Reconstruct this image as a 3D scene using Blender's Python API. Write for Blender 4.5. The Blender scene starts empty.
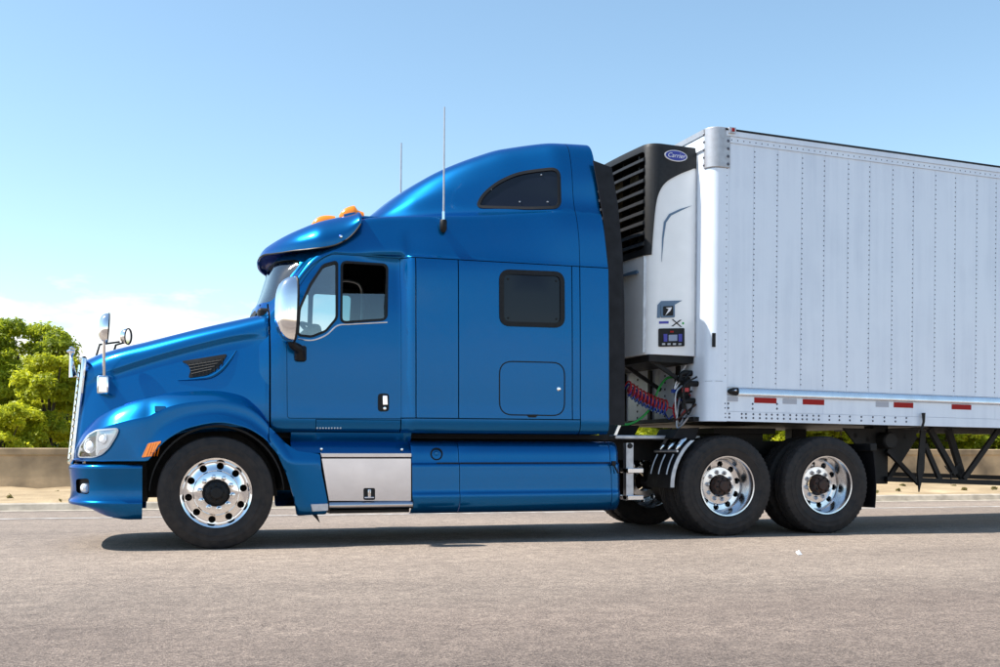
import bpy, bmesh, math, random
import numpy as np
from mathutils import Vector, Matrix
from mathutils.bvhtree import BVHTree
from mathutils.interpolate import poly_3d_calc
from mathutils.geometry import delaunay_2d_cdt

random.seed(7)
rng = np.random.default_rng(7)
R = math.radians
scene = bpy.context.scene
col = scene.collection

# ------------------------------------------------------------------ camera
CAM = (-.434, -9.929, .856)
YAW = R(17.5)
FPX = 1060.0
HOR = 455.0
cam = bpy.data.cameras.new('camera')
cam.sensor_width = 36.0
cam.lens = 36.0 * FPX / 1000.0
cam.shift_y = (HOR - 333.5) / 1000.0
cam.clip_start = .05
cam.clip_end = 4000
cam_o = bpy.data.objects.new('camera', cam)
cam_o.location = CAM
cam_o.rotation_euler = (R(90), 0, -YAW)
col.objects.link(cam_o)
scene.camera = cam_o

# ------------------------------------------------------------------ sky and sun
TO_SUN = Vector((-.70, .09, 1.0)).normalized()
SUN_EL = math.asin(TO_SUN.z)
SUN_AZ = math.atan2(TO_SUN.x, TO_SUN.y)
world = bpy.data.worlds.new('World')
scene.world = world
world.use_nodes = True
wn, wl = world.node_tree.nodes, world.node_tree.links
wn.clear()
out = wn.new('ShaderNodeOutputWorld')
bg = wn.new('ShaderNodeBackground')
bg.inputs['Strength'].default_value = .112
sky = wn.new('ShaderNodeTexSky')
sky.sky_type = 'NISHITA'
sky.sun_disc = False
sky.sun_elevation = SUN_EL
sky.sun_rotation = SUN_AZ
sky.altitude = 50
sky.air_density = 1.12
sky.dust_density = .3
sky.ozone_density = 1.0
# low cumulus bank over the horizon, all the way round
tc = wn.new('ShaderNodeTexCoord')
sep = wn.new('ShaderNodeSeparateXYZ')
wl.new(tc.outputs['Generated'], sep.inputs[0])
mp = wn.new('ShaderNodeMapping')
mp.inputs['Scale'].default_value = (6.0, 6.0, 17.0)
mp.inputs['Location'].default_value = (.35, 1.7, .1)
wl.new(tc.outputs['Generated'], mp.inputs[0])
nz = wn.new('ShaderNodeTexNoise')
nz.inputs['Scale'].default_value = 1.3
nz.inputs['Detail'].default_value = 9
nz.inputs['Roughness'].default_value = .58
wl.new(mp.outputs[0], nz.inputs['Vector'])
band = wn.new('ShaderNodeValToRGB')
band.color_ramp.elements[0].position = 0.0
band.color_ramp.elements[0].color = (.56, .56, .56, 1)
band.color_ramp.elements[1].position = .20
band.color_ramp.elements[1].color = (0, 0, 0, 1)
e = band.color_ramp.elements.new(.105); e.color = (.52, .52, .52, 1)
e = band.color_ramp.elements.new(.138); e.color = (.30, .30, .30, 1)
wl.new(sep.outputs['Z'], band.inputs[0])
add = wn.new('ShaderNodeMath'); add.operation = 'ADD'
wl.new(nz.outputs['Fac'], add.inputs[0]); wl.new(band.outputs[0], add.inputs[1])
cr = wn.new('ShaderNodeValToRGB')
cr.color_ramp.elements[0].position = .80
cr.color_ramp.elements[1].position = 1.0
wl.new(add.outputs[0], cr.inputs[0])
cmix = wn.new('ShaderNodeMix'); cmix.data_type = 'RGBA'
cmix.inputs['B'].default_value = (6.2, 6.2, 6.2, 1)
wl.new(cr.outputs[0], cmix.inputs['Factor'])
tint = wn.new('ShaderNodeMix'); tint.data_type = 'RGBA'; tint.blend_type = 'MULTIPLY'
tint.inputs['Factor'].default_value = 1.0
tint.inputs['B'].default_value = (.97, 1.04, .99, 1)
wl.new(sky.outputs[0], tint.inputs['A'])
wl.new(tint.outputs['Result'], cmix.inputs['A'])
wl.new(cmix.outputs['Result'], bg.inputs[0])
wl.new(bg.outputs[0], out.inputs[0])

sun = bpy.data.lights.new('sun', 'SUN')
sun.energy = 4.4
sun.angle = R(.5)
sun.color = (1.0, .95, .87)
sun_o = bpy.data.objects.new('sun', sun)
sun_o.rotation_euler = (-TO_SUN).to_track_quat('-Z', 'Y').to_euler()
sun_o.location = (-8, 2, 14)
col.objects.link(sun_o)

vs = scene.view_settings
vs.view_transform = 'Standard'
vs.look = 'None'
vs.exposure = .96
vs.gamma = 1.0
vs.use_curve_mapping = False


# ------------------------------------------------------------------ helpers
CA, SA = math.cos(YAW), math.sin(YAW)


def ray(px, py):
    rx, rz = (px - 500) / FPX, (HOR - py) / FPX
    return Vector((rx * CA + SA, -rx * SA + CA, rz))


def at(px, py, Y):
    """photo point -> metres (X, Z) on the upright plane at depth Y"""
    d = ray(px, py)
    t = (Y - CAM[1]) / d.y
    return (CAM[0] + t * d.x, CAM[2] + t * d.z)


def PP(pts, Y):
    return [at(x, y, Y) for x, y in pts]


def nodes_mat(name):
    m = bpy.data.materials.new(name)
    m.use_nodes = True
    n, l = m.node_tree.nodes, m.node_tree.links
    return m, n, l, n['Principled BSDF']


def mat(name, c, rough=.5, metal=0., coat=0., spec=.5, noise=0., nscale=8., bump=0., bscale=60., alpha=None, dirt=None):
    m, n, l, b = nodes_mat(name)
    b.inputs['Base Color'].default_value = (*c, 1)
    b.inputs['Roughness'].default_value = rough
    b.inputs['Metallic'].default_value = metal
    b.inputs['Coat Weight'].default_value = coat
    b.inputs['Coat Roughness'].default_value = .04
    b.inputs['Specular IOR Level'].default_value = spec
    t = n.new('ShaderNodeTexCoord')
    if noise:
        z = n.new('ShaderNodeTexNoise')
        z.inputs['Scale'].default_value = nscale
        z.inputs['Detail'].default_value = 7
        l.new(t.outputs['Object'], z.inputs['Vector'])
        mx = n.new('ShaderNodeMix'); mx.data_type = 'RGBA'
        d = dirt or tuple(v * (1 - noise) for v in c)
        mx.inputs['A'].default_value = (*d, 1)
        mx.inputs['B'].default_value = (*[min(1, v * (1 + noise * .4)) for v in c], 1)
        rp = n.new('ShaderNodeValToRGB')
        rp.color_ramp.elements[0].position = .32
        rp.color_ramp.elements[1].position = .68
        l.new(z.outputs['Fac'], rp.inputs[0])
        l.new(rp.outputs[0], mx.inputs['Factor'])
        l.new(mx.outputs['Result'], b.inputs['Base Color'])
        mr = n.new('ShaderNodeMapRange')
        mr.inputs['To Min'].default_value = min(1, rough * 1.35)
        mr.inputs['To Max'].default_value = rough * .8
        l.new(z.outputs['Fac'], mr.inputs[0])
        l.new(mr.outputs[0], b.inputs['Roughness'])
    if bump:
        z2 = n.new('ShaderNodeTexNoise')
        z2.inputs['Scale'].default_value = bscale
        z2.inputs['Detail'].default_value = 5
        l.new(t.outputs['Object'], z2.inputs['Vector'])
        bp = n.new('ShaderNodeBump')
        bp.inputs['Strength'].default_value = bump
        bp.inputs['Distance'].default_value = .01
        l.new(z2.outputs['Fac'], bp.inputs['Height'])
        l.new(bp.outputs[0], b.inputs['Normal'])
    return m


M = {}


def glass_mat(name, tint, rough=.02, refl=.9, transp=.85):
    m, n, l, b = nodes_mat(name)
    n.remove(b)
    o = n['Material Output']
    tr = n.new('ShaderNodeBsdfTransparent'); tr.inputs[0].default_value = (*tint, 1)
    gl = n.new('ShaderNodeBsdfGlossy'); gl.inputs['Roughness'].default_value = rough
    gl.inputs[0].default_value = (refl, refl, refl, 1)
    fr = n.new('ShaderNodeFresnel'); fr.inputs[0].default_value = 1.5
    mr = n.new('ShaderNodeMapRange')
    mr.inputs['To Min'].default_value = 1 - transp
    mr.inputs['To Max'].default_value = 1
    l.new(fr.outputs[0], mr.inputs[0])
    mx = n.new('ShaderNodeMixShader')
    l.new(mr.outputs[0], mx.inputs[0]); l.new(tr.outputs[0], mx.inputs[1]); l.new(gl.outputs[0], mx.inputs[2])
    l.new(mx.outputs[0], o.inputs[0])
    return m


def paint_mat():
    m, n, l, b = nodes_mat('blue_metallic_paint')
    t = n.new('ShaderNodeTexCoord')
    z = n.new('ShaderNodeTexNoise'); z.inputs['Scale'].default_value = 900; z.inputs['Detail'].default_value = 2
    l.new(t.outputs['Object'], z.inputs['Vector'])
    z2 = n.new('ShaderNodeTexNoise'); z2.inputs['Scale'].default_value = 2.2; z2.inputs['Detail'].default_value = 8
    z2.inputs['Roughness'].default_value = .65
    l.new(t.outputs['Object'], z2.inputs['Vector'])
    mx = n.new('ShaderNodeMix'); mx.data_type = 'RGBA'
    mx.inputs['A'].default_value = (.0, .090, .252, 1)
    mx.inputs['B'].default_value = (.0, .124, .332, 1)
    l.new(z.outputs['Fac'], mx.inputs['Factor'])
    # road dust film, patchy, heavier nowhere in particular
    rp = n.new('ShaderNodeValToRGB')
    rp.color_ramp.elements[0].position = .52
    rp.color_ramp.elements[1].position = .80
    l.new(z2.outputs['Fac'], rp.inputs[0])
    dm = n.new('ShaderNodeMath'); dm.operation = 'MULTIPLY'; dm.inputs[1].default_value = .03
    l.new(rp.outputs[0], dm.inputs[0])
    mx2 = n.new('ShaderNodeMix'); mx2.data_type = 'RGBA'
    mx2.inputs['B'].default_value = (.17, .18, .20, 1)
    l.new(dm.outputs[0], mx2.inputs['Factor'])
    l.new(mx.outputs['Result'], mx2.inputs['A'])
    l.new(mx2.outputs['Result'], b.inputs['Base Color'])
    b.inputs['Metallic'].default_value = .75
    b.inputs['Roughness'].default_value = .27
    b.inputs['Coat Weight'].default_value = .5
    b.inputs['Coat IOR'].default_value = 1.42
    b.inputs['Specular IOR Level'].default_value = .25
    b.inputs['Specular Tint'].default_value = (.04, .35, 1, 1)
    mr = n.new('ShaderNodeMapRange')
    mr.inputs['To Min'].default_value = .05; mr.inputs['To Max'].default_value = .13
    l.new(z2.outputs['Fac'], mr.inputs[0])
    l.new(mr.outputs[0], b.inputs['Coat Roughness'])
    # orange peel
    z3 = n.new('ShaderNodeTexNoise'); z3.inputs['Scale'].default_value = 5; z3.inputs['Detail'].default_value = 1
    l.new(t.outputs['Object'], z3.inputs['Vector'])
    bp = n.new('ShaderNodeBump'); bp.inputs['Strength'].default_value = .06; bp.inputs['Distance'].default_value = .02
    l.new(z3.outputs['Fac'], bp.inputs['Height'])
    l.new(bp.outputs[0], b.inputs['Coat Normal'])
    return m


def sheet_mat():
    m, n, l, b = nodes_mat('white_trailer_sheet')
    g = n.new('ShaderNodeNewGeometry')

    def nz(scale, detail, sc):
        mp = n.new('ShaderNodeMapping'); mp.inputs['Scale'].default_value = sc
        l.new(g.outputs['Position'], mp.inputs[0])
        z = n.new('ShaderNodeTexNoise'); z.inputs['Scale'].default_value = scale; z.inputs['Detail'].default_value = detail; z.inputs['Roughness'].default_value = .6
        l.new(mp.outputs[0], z.inputs['Vector'])
        return z
    st = nz(1.0, 6, (9, 9, .5)); pt = nz(1.3, 7, (1, 1, 1))
    ml = n.new('ShaderNodeMath'); ml.operation = 'MULTIPLY'
    l.new(st.outputs['Fac'], ml.inputs[0]); l.new(pt.outputs['Fac'], ml.inputs[1])
    rp = n.new('ShaderNodeValToRGB'); rp.color_ramp.elements[0].position = .20; rp.color_ramp.elements[1].position = .42
    rp.color_ramp.elements[0].color = (.79, .86, .95, 1); rp.color_ramp.elements[1].color = (.69, .76, .86, 1)
    l.new(ml.outputs[0], rp.inputs[0]); l.new(rp.outputs[0], b.inputs['Base Color'])
    b.inputs['Roughness'].default_value = .3; b.inputs['Coat Weight'].default_value = .25; b.inputs['Coat Roughness'].default_value = .06
    wv = nz(1.0, 2, (2.6, 2.6, 1.1))
    bp = n.new('ShaderNodeBump'); bp.inputs['Strength'].default_value = .22; bp.inputs['Distance'].default_value = .03
    l.new(wv.outputs['Fac'], bp.inputs['Height']); l.new(bp.outputs[0], b.inputs['Normal'])
    return m


M['paint'] = paint_mat()
M['chrome'] = mat('chrome', (.86, .87, .88), .06, 1.)
M['alu'] = mat('polished_aluminium', (.80, .81, .83), .17, 1., noise=.12, nscale=20)
M['steel'] = mat('brushed_stainless_steel', (.56, .55, .58), .13, 1., noise=.04, nscale=5, bump=.03, bscale=5)
M['rail'] = mat('satin_aluminium_rail', (.78, .80, .84), .22, .85, noise=.1, nscale=6)
M['galv'] = mat('dull_aluminium', (.56, .57, .60), .42, .8, noise=.15, nscale=16)
M['black'] = mat('black_plastic', (.007, .007, .008), .45, spec=.3, noise=.3, nscale=30)
M['trim'] = mat('dark_interior_trim', (.02, .02, .022), .7)
M['rubber'] = mat('black_rubber_sheet', (.010, .0105, .014), .55, spec=.3, noise=.4, nscale=9)
M['tyre'] = mat('tyre_rubber', (.012, .0115, .0125), .6, spec=.3, noise=.35, nscale=14, bump=.15, bscale=90, dirt=(.036, .030, .027))
M['frame'] = mat('dark_chassis_steel', (.006, .0065, .008), .5, spec=.25, noise=.5, nscale=10, dirt=(.02, .018, .016))
M['rust'] = mat('rusty_hub_steel', (.010, .008, .007), .55, noise=.5, nscale=30, dirt=(.06, .022, .012))
M['glass'] = glass_mat('clear_window_glass', (.72, .84, .86))
M['glass_half'] = glass_mat('green_tinted_window_glass', (.45, .62, .64), transp=.90)
M['dglass'] = mat('dark_tinted_glass', (.006, .008, .016), .08, coat=.0, spec=.35)
M['lens'] = glass_mat('clear_lamp_lens', (.93, .95, .97), transp=.82)
M['amber'] = mat('amber_lens', (.95, .26, .01), .2, coat=.6)
M['red'] = mat('red_reflector', (.34, .010, .008), .45, spec=.2)
M['grey_tape'] = mat('silver_reflective_tape', (.42, .44, .50), .4)
M['white'] = sheet_mat()
M['wplast'] = mat('white_moulded_plastic', (.88, .88, .87), .3, coat=.3, noise=.04, nscale=6)
M['pewter'] = mat('grey_cast_aluminium', (.48, .48, .50), .4, .6, noise=.12, nscale=18)
M['cowl'] = mat('charcoal_moulded_plastic', (.013, .013, .014), .5, spec=.35, noise=.25, nscale=25, bump=.1, bscale=300)
M['condenser'] = mat('condenser_fin_metal', (.32, .25, .16), .5, .6, noise=.4, nscale=40)
M['badge'] = mat('badge_blue', (.02, .025, .30), .3, coat=.5)
M['wpaint'] = mat('white_lettering', (.82, .82, .84), .4)
M['screen'] = mat('lcd_screen', (.25, .30, .42), .25)
M['btn'] = mat('blue_button', (.05, .05, .35), .4)
M['hose_red'] = mat('red_air_hose', (.42, .02, .025), .35)
M['hose_blue'] = mat('blue_air_hose', (.02, .07, .42), .35)
M['hose_green'] = mat('green_cable', (.03, .38, .06), .4)
M['seat'] = mat('grey_seat_fabric', (.035, .036, .042), .9)
M['mudflap'] = mat('mudflap_rubber', (.006, .006, .008), .6, spec=.3, noise=.4, nscale=8)


def put(o, parent=None, label=None, cat=None, group=None, kind=None):
    if o.name not in col.objects:
        col.objects.link(o)
    if parent is not None:
        o.parent = parent
    if label: o['label'] = label
    if cat: o['category'] = cat
    if group: o['group'] = group
    if kind: o['kind'] = kind
    return o


def shade(me, ang=35):
    me.polygons.foreach_set('use_smooth', [True] * len(me.polygons))
    me.set_sharp_from_angle(angle=R(ang))


def newmesh(name, v, f, fix=True):
    me = bpy.data.meshes.new(name)
    me.from_pydata([tuple(p) for p in v], [], [tuple(q) for q in f])
    if fix:
        bm = bmesh.new(); bm.from_mesh(me)
        bmesh.ops.remove_doubles(bm, verts=bm.verts, dist=1e-5)
        bmesh.ops.recalc_face_normals(bm, faces=bm.faces)
        bm.to_mesh(me); bm.free()
    return me


def obj(name, me, m, parent=None, ang=35, **kw):
    if isinstance(me, tuple):
        me = newmesh(name, *me)
    if m is not None:
        me.materials.clear()
        me.materials.append(M[m] if isinstance(m, str) else m)
        shade(me, ang)
    o = bpy.data.objects.new(name, me)
    return put(o, parent, **kw)


def empty(name, loc=(0, 0, 0), rz=0, parent=None, **kw):
    o = bpy.data.objects.new(name, None)
    o.location = loc
    o.rotation_euler = (0, 0, rz)
    o.empty_display_size = .2
    return put(o, parent, **kw)


class MB:
    """collects shapes into one mesh"""
    def __init__(s): s.v, s.f = [], []

    def add(s, v, f):
        k = len(s.v)
        s.v += [tuple(p) for p in v]
        s.f += [tuple(i + k for i in q) for q in f]
        return s

    def box(s, x0, x1, y0, y1, z0, z1, mtx=None):
        v = [Vector((x, y, z)) for x in (x0, x1) for y in (y0, y1) for z in (z0, z1)]
        if mtx is not None: v = [mtx @ p for p in v]
        return s.add(v, [(0, 1, 3, 2), (4, 6, 7, 5), (0, 4, 5, 1), (2, 3, 7, 6), (0, 2, 6, 4), (1, 5, 7, 3)])

    def bar(s, a, b, w, h, up=(0, 1, 0)):
        a, b = Vector(a), Vector(b)
        d = (b - a).normalized(); u = Vector(up)
        u = (u - d * u.dot(d)).normalized(); t = d.cross(u)
        v = []
        for p in (a, b):
            for i, j in ((-1, -1), (1, -1), (1, 1), (-1, 1)):
                v.append(p + u * i * w / 2 + t * j * h / 2)
        return s.add(v, [(3, 2, 1, 0), (4, 5, 6, 7), (0, 1, 5, 4), (1, 2, 6, 5), (2, 3, 7, 6), (3, 0, 4, 7)])

    def tube(s, pts, r, n=10, caps=True):
        pts = [Vector(p) for p in pts]
        rs = r if hasattr(r, '__len__') else [r] * len(pts)
        rings = []; u = None
        for i, p in enumerate(pts):
            d = (pts[min(i + 1, len(pts) - 1)] - pts[max(i - 1, 0)]).normalized()
            if u is None:
                u = d.cross(Vector((0, 0, 1)))
                if u.length < .1: u = d.cross(Vector((0, 1, 0)))
            u = (u - d * u.dot(d)).normalized(); t = d.cross(u)
            rings.append([p + (u * math.cos(a) + t * math.sin(a)) * rs[i] for a in np.arange(n) * 2 * math.pi / n])
        v = [q for g in rings for q in g]; f = []
        for i in range(len(pts) - 1):
            for j in range(n):
                k = (j + 1) % n
                f.append((i * n + j, i * n + k, (i + 1) * n + k, (i + 1) * n + j))
        if caps:
            f.append(tuple(range(n - 1, -1, -1))); f.append(tuple((len(pts) - 1) * n + j for j in range(n)))
        return s.add(v, f)

    def lathe(s, prof, n=48, c=(0, 0, 0), closed=False, mod=None):
        """profile (r, y) spun round the Y axis through c"""
        v = []; f = []
        for i in range(n):
            a = 2 * math.pi * i / n
            for k, (r, y) in enumerate(prof):
                rr = r + (mod(i, k) if mod else 0)
                v.append((c[0] + rr * math.cos(a), c[1] + y, c[2] + rr * math.sin(a)))
        m = len(prof)
        for i in range(n):
            j = (i + 1) % n
            for k in range(m if closed else m - 1):
                q = (k + 1) % m
                f.append((i * m + k, i * m + q, j * m + q, j * m + k))
        return s.add(v, f)

    def mesh(s, name): return newmesh(name, s.v, s.f)

    def obj(s, name, m, parent=None, **kw): return obj(name, s.mesh(name), m, parent, **kw)


def bevel(o, w=.006, n=2):
    b = o.modifiers.new('bevel', 'BEVEL')
    b.width = w; b.segments = n; b.limit_method = 'ANGLE'; b.angle_limit = R(40)
    return o


def pchip(xs, ys):
    xs, ys = np.array(xs, float), np.array(ys, float)
    h = np.diff(xs); d = np.diff(ys) / h
    m = np.zeros(len(xs))
    for i in range(1, len(xs) - 1):
        if d[i - 1] * d[i] > 0:
            w1, w2 = 2 * h[i] + h[i - 1], h[i] + 2 * h[i - 1]
            m[i] = (w1 + w2) / (w1 / d[i - 1] + w2 / d[i])
    m[0], m[-1] = d[0], d[-1]

    def fn(x):
        x = min(max(x, xs[0]), xs[-1])
        i = min(int(np.searchsorted(xs, x, side='right')) - 1, len(h) - 1)
        t = (x - xs[i]) / h[i]
        return float((2 * t**3 - 3 * t**2 + 1) * ys[i] + (t**3 - 2 * t**2 + t) * h[i] * m[i]
                     + (-2 * t**3 + 3 * t**2) * ys[i + 1] + (t**3 - t**2) * h[i] * m[i + 1])
    return fn


def catmull(P, k=6, closed=False):
    """centripetal-like spline through points, k samples per span"""
    P = [np.array(p, float) for p in P]
    n = len(P); o = []
    for i in range(n if closed else n - 1):
        if closed:
            p0, p1, p2, p3 = P[i - 1], P[i], P[(i + 1) % n], P[(i + 2) % n]
        else:
            p1, p2 = P[i], P[i + 1]
            p0 = P[i - 1] if i else 2 * p1 - p2
            p3 = P[i + 2] if i + 2 < n else 2 * p2 - p1
        t01 = max(np.linalg.norm(p1 - p0), 1e-6) ** .5
        t12 = max(np.linalg.norm(p2 - p1), 1e-6) ** .5
        t23 = max(np.linalg.norm(p3 - p2), 1e-6) ** .5
        m1 = (p2 - p1 + t12 * ((p1 - p0) / t01 - (p2 - p0) / (t01 + t12)))
        m2 = (p2 - p1 + t12 * ((p3 - p2) / t23 - (p3 - p1) / (t12 + t23)))
        for j in range(k):
            t = j / k
            o.append((2 * t**3 - 3 * t**2 + 1) * p1 + (t**3 - 2 * t**2 + t) * m1 + (-2 * t**3 + 3 * t**2) * p2 + (t**3 - t**2) * m2)
    if not closed: o.append(P[-1])
    return o


def loft(secs, ring=False, caps=False):
    n = len(secs[0]); v = [tuple(p) for s in secs for p in s]; f = []
    for i in range(len(secs) - 1):
        for j in range(n if ring else n - 1):
            k = (j + 1) % n
            f.append((i * n + j, i * n + k, (i + 1) * n + k, (i + 1) * n + j))
    if caps:
        f.append(tuple(range(n - 1, -1, -1))); f.append(tuple((len(secs) - 1) * n + j for j in range(n)))
    return v, f


def prism(poly, y0, y1):
    n = len(poly)
    v = [(x, y0, z) for x, z in poly] + [(x, y1, z) for x, z in poly]
    f = [tuple(range(n)), tuple(range(2 * n - 1, n - 1, -1))] + [(i, i + n, (i + 1) % n + n, (i + 1) % n) for i in range(n)]
    return v, f


def area(p): return sum(p[i][0] * p[(i + 1) % len(p)][1] - p[(i + 1) % len(p)][0] * p[i][1] for i in range(len(p))) / 2


def offset(poly, d):
    """positive d grows the outline"""
    if area(poly) < 0: d = -d
    n = len(poly); o = []
    for i in range(n):
        a, b, c = [np.array(poly[k % n], float) for k in (i - 1, i, i + 1)]
        e1, e2 = b - a, c - b
        n1 = np.array([e1[1], -e1[0]]) / (np.linalg.norm(e1) + 1e-9); n2 = np.array([e2[1], -e2[0]]) / (np.linalg.norm(e2) + 1e-9)
        m = n1 + n2; L = np.linalg.norm(m)
        m = m / (L + 1e-9); cs = max(.35, float(m @ n1))
        o.append(tuple(b + m * d / cs))
    return o


def rnd(poly, r, n=6):
    """round the corners of an outline"""
    k = len(poly); o = []
    for i in range(k):
        rr = r[i] if hasattr(r, '__len__') else r
        a, b, c = [np.array(poly[q % k], float) for q in (i - 1, i, i + 1)]
        u, w = a - b, c - b
        lu, lw = np.linalg.norm(u), np.linalg.norm(w)
        q = min(rr, lu * .49, lw * .49)
        p, s = b + u / lu * q, b + w / lw * q
        for j in range(n + 1):
            t = j / n
            o.append(tuple((1 - t)**2 * p + 2 * t * (1 - t) * b + t * t * s))
    return o


def patch(poly, yf, thick, step=.06, holes=()):
    """outline in (X, Z) filled with triangles, each vertex at depth yf(x, z), given a thickness"""
    f_ = yf if callable(yf) else (lambda x, z: yf)
    pts = [Vector(p) for p in poly]; faces = [list(range(len(pts)))]
    for h in holes:
        k = len(pts); pts += [Vector(p) for p in h]; faces.append(list(range(k, k + len(h))))
    if step:
        xs = [p[0] for p in poly]; zs = [p[1] for p in poly]
        P = np.array(poly)

        def inside(x, z, Q):
            c = False; n = len(Q); j = n - 1
            for i in range(n):
                if (Q[i][1] > z) != (Q[j][1] > z) and x < (Q[j][0] - Q[i][0]) * (z - Q[i][1]) / (Q[j][1] - Q[i][1]) + Q[i][0]: c = not c
                j = i
            return c
        for x in np.arange(min(xs) + step * .5, max(xs), step):
            for z in np.arange(min(zs) + step * .5, max(zs), step):
                if inside(x, z, poly) and not any(inside(x, z, h) for h in holes):
                    if np.min(np.hypot(P[:, 0] - x, P[:, 1] - z)) > step * .35: pts.append(Vector((x, z)))
    r = delaunay_2d_cdt(pts, [], faces, 4 if holes else 1, 1e-6)
    V, F = r[0], r[2]
    n = len(V)
    v = [(p.x, f_(p.x, p.y), p.y) for p in V] + [(p.x, f_(p.x, p.y) + thick, p.y) for p in V]
    f = []; cnt = {}
    for t in F:
        t = list(t)
        f.append(tuple(t)); f.append(tuple(i + n for i in reversed(t)))
        for i in range(len(t)):
            a, b = t[i], t[(i + 1) % len(t)]
            cnt.setdefault((min(a, b), max(a, b)), []).append((a, b))
    for e_ in cnt.values():
        if len(e_) == 1:
            a, b = e_[0]; f.append((b, a, a + n, b + n))
    return v, f


def ringm(poly, w_in, w_out, yf, thick):
    """frame following an outline: lies between the outline shrunk by w_in and grown by w_out"""
    f_ = yf if callable(yf) else (lambda x, z: yf)
    A, B = offset(poly, w_out), offset(poly, -w_in)
    n = len(poly); v = []; f = []
    for P, dy in ((A, 0), (B, 0), (B, thick), (A, thick)):
        v += [(x, f_(x, z) + dy, z) for x, z in P]
    for i in range(n):
        j = (i + 1) % n
        for a in range(4):
            b = (a + 1) % 4
            f.append((a * n + i, a * n + j, b * n + j, b * n + i))
    return v, f


def boolean(me, cutters, op='DIFFERENCE'):
    a = bpy.data.objects.new('tmp_a', me); col.objects.link(a)
    tmp = [a]
    for c in cutters:
        if isinstance(c, tuple): c = newmesh('cut', *c)
        b = bpy.data.objects.new('tmp_b', c); col.objects.link(b); tmp.append(b)
        md = a.modifiers.new('b', 'BOOLEAN'); md.operation = op; md.object = b; md.solver = 'MANIFOLD'
    bpy.context.view_layer.update()
    dg = bpy.context.evaluated_depsgraph_get()
    r = bpy.data.meshes.new_from_object(a.evaluated_get(dg))
    if len(r.polygons) == 0:
        for md in a.modifiers: md.solver = 'EXACT'
        bpy.context.view_layer.update(); dg = bpy.context.evaluated_depsgraph_get()
        r = bpy.data.meshes.new_from_object(a.evaluated_get(dg))
    for o in tmp: bpy.data.objects.remove(o)
    return r


class Skin:
    """smooth reference surface: gives cut pieces the normals of the uncut skin"""
    def __init__(s, me):
        s.v = [v.co.copy() for v in me.vertices]
        s.n = [v.normal.copy() for v in me.vertices]
        s.p = [tuple(p.vertices) for p in me.polygons]
        s.b = BVHTree.FromPolygons(s.v, s.p)

    def apply(s, me, outer, inner):
        me.materials.clear(); me.materials.append(M[outer]); me.materials.append(M[inner])
        ns = [None] * len(me.loops)
        for p in me.polygons:
            fn = p.normal
            loc, n_, i, d = s.b.find_nearest(p.center)
            is_out = d < .02 and (fn.dot(n_) > .6 or p.area < 2e-4)
            p.material_index = 0 if is_out else 1
            for li in p.loop_indices:
                if is_out:
                    co = me.vertices[me.loops[li].vertex_index].co
                    loc, n2, i2, d2 = s.b.find_nearest(co)
                    w = poly_3d_calc([s.v[k] for k in s.p[i2]], loc)
                    q = Vector((0, 0, 0))
                    for wt, k in zip(w, s.p[i2]): q += s.n[k] * wt
                    ns[li] = q.normalized() if q.length > 1e-6 and q.normalized().dot(fn) > .3 else fn.copy()
                else: ns[li] = fn.copy()
        me.polygons.foreach_set('use_smooth', [True] * len(me.polygons))
        me.normals_split_custom_set([tuple(q) for q in ns])
        return me

    def depth(s, x, z, y0=-2.):
        h = s.b.ray_cast(Vector((x, y0, z)), Vector((0, 1, 0)))
        return h[0].y if h[0] is not None else None


# ------------------------------------------------------------------ ground, road, kerb, verge
SL = -.0786   # the far kerb runs slightly towards the road as it goes back


def far(x, y0): return y0 + SL * (x + 2.85)


def ground_mat():
    m, n, l, b = nodes_mat('dry_soil')
    t = n.new('ShaderNodeTexCoord')
    z = n.new('ShaderNodeTexNoise'); z.inputs['Scale'].default_value = .8; z.inputs['Detail'].default_value = 10; z.inputs['Roughness'].default_value = .65
    l.new(t.outputs['Object'], z.inputs['Vector'])
    rp = n.new('ShaderNodeValToRGB'); rp.color_ramp.elements[0].position = .3; rp.color_ramp.elements[1].position = .72
    rp.color_ramp.elements[0].color = (.23, .16, .085, 1); rp.color_ramp.elements[1].color = (.50, .38, .23, 1)
    l.new(z.outputs['Fac'], rp.inputs[0]); l.new(rp.outputs[0], b.inputs['Base Color'])
    b.inputs['Roughness'].default_value = .95
    z2 = n.new('ShaderNodeTexNoise'); z2.inputs['Scale'].default_value = 25; z2.inputs['Detail'].default_value = 6
    l.new(t.outputs['Object'], z2.inputs['Vector'])
    bp = n.new('ShaderNodeBump'); bp.inputs['Strength'].default_value = .6; bp.inputs['Distance'].default_value = .03
    l.new(z2.outputs['Fac'], bp.inputs['Height']); l.new(bp.outputs[0], b.inputs['Normal'])
    return m


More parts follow.
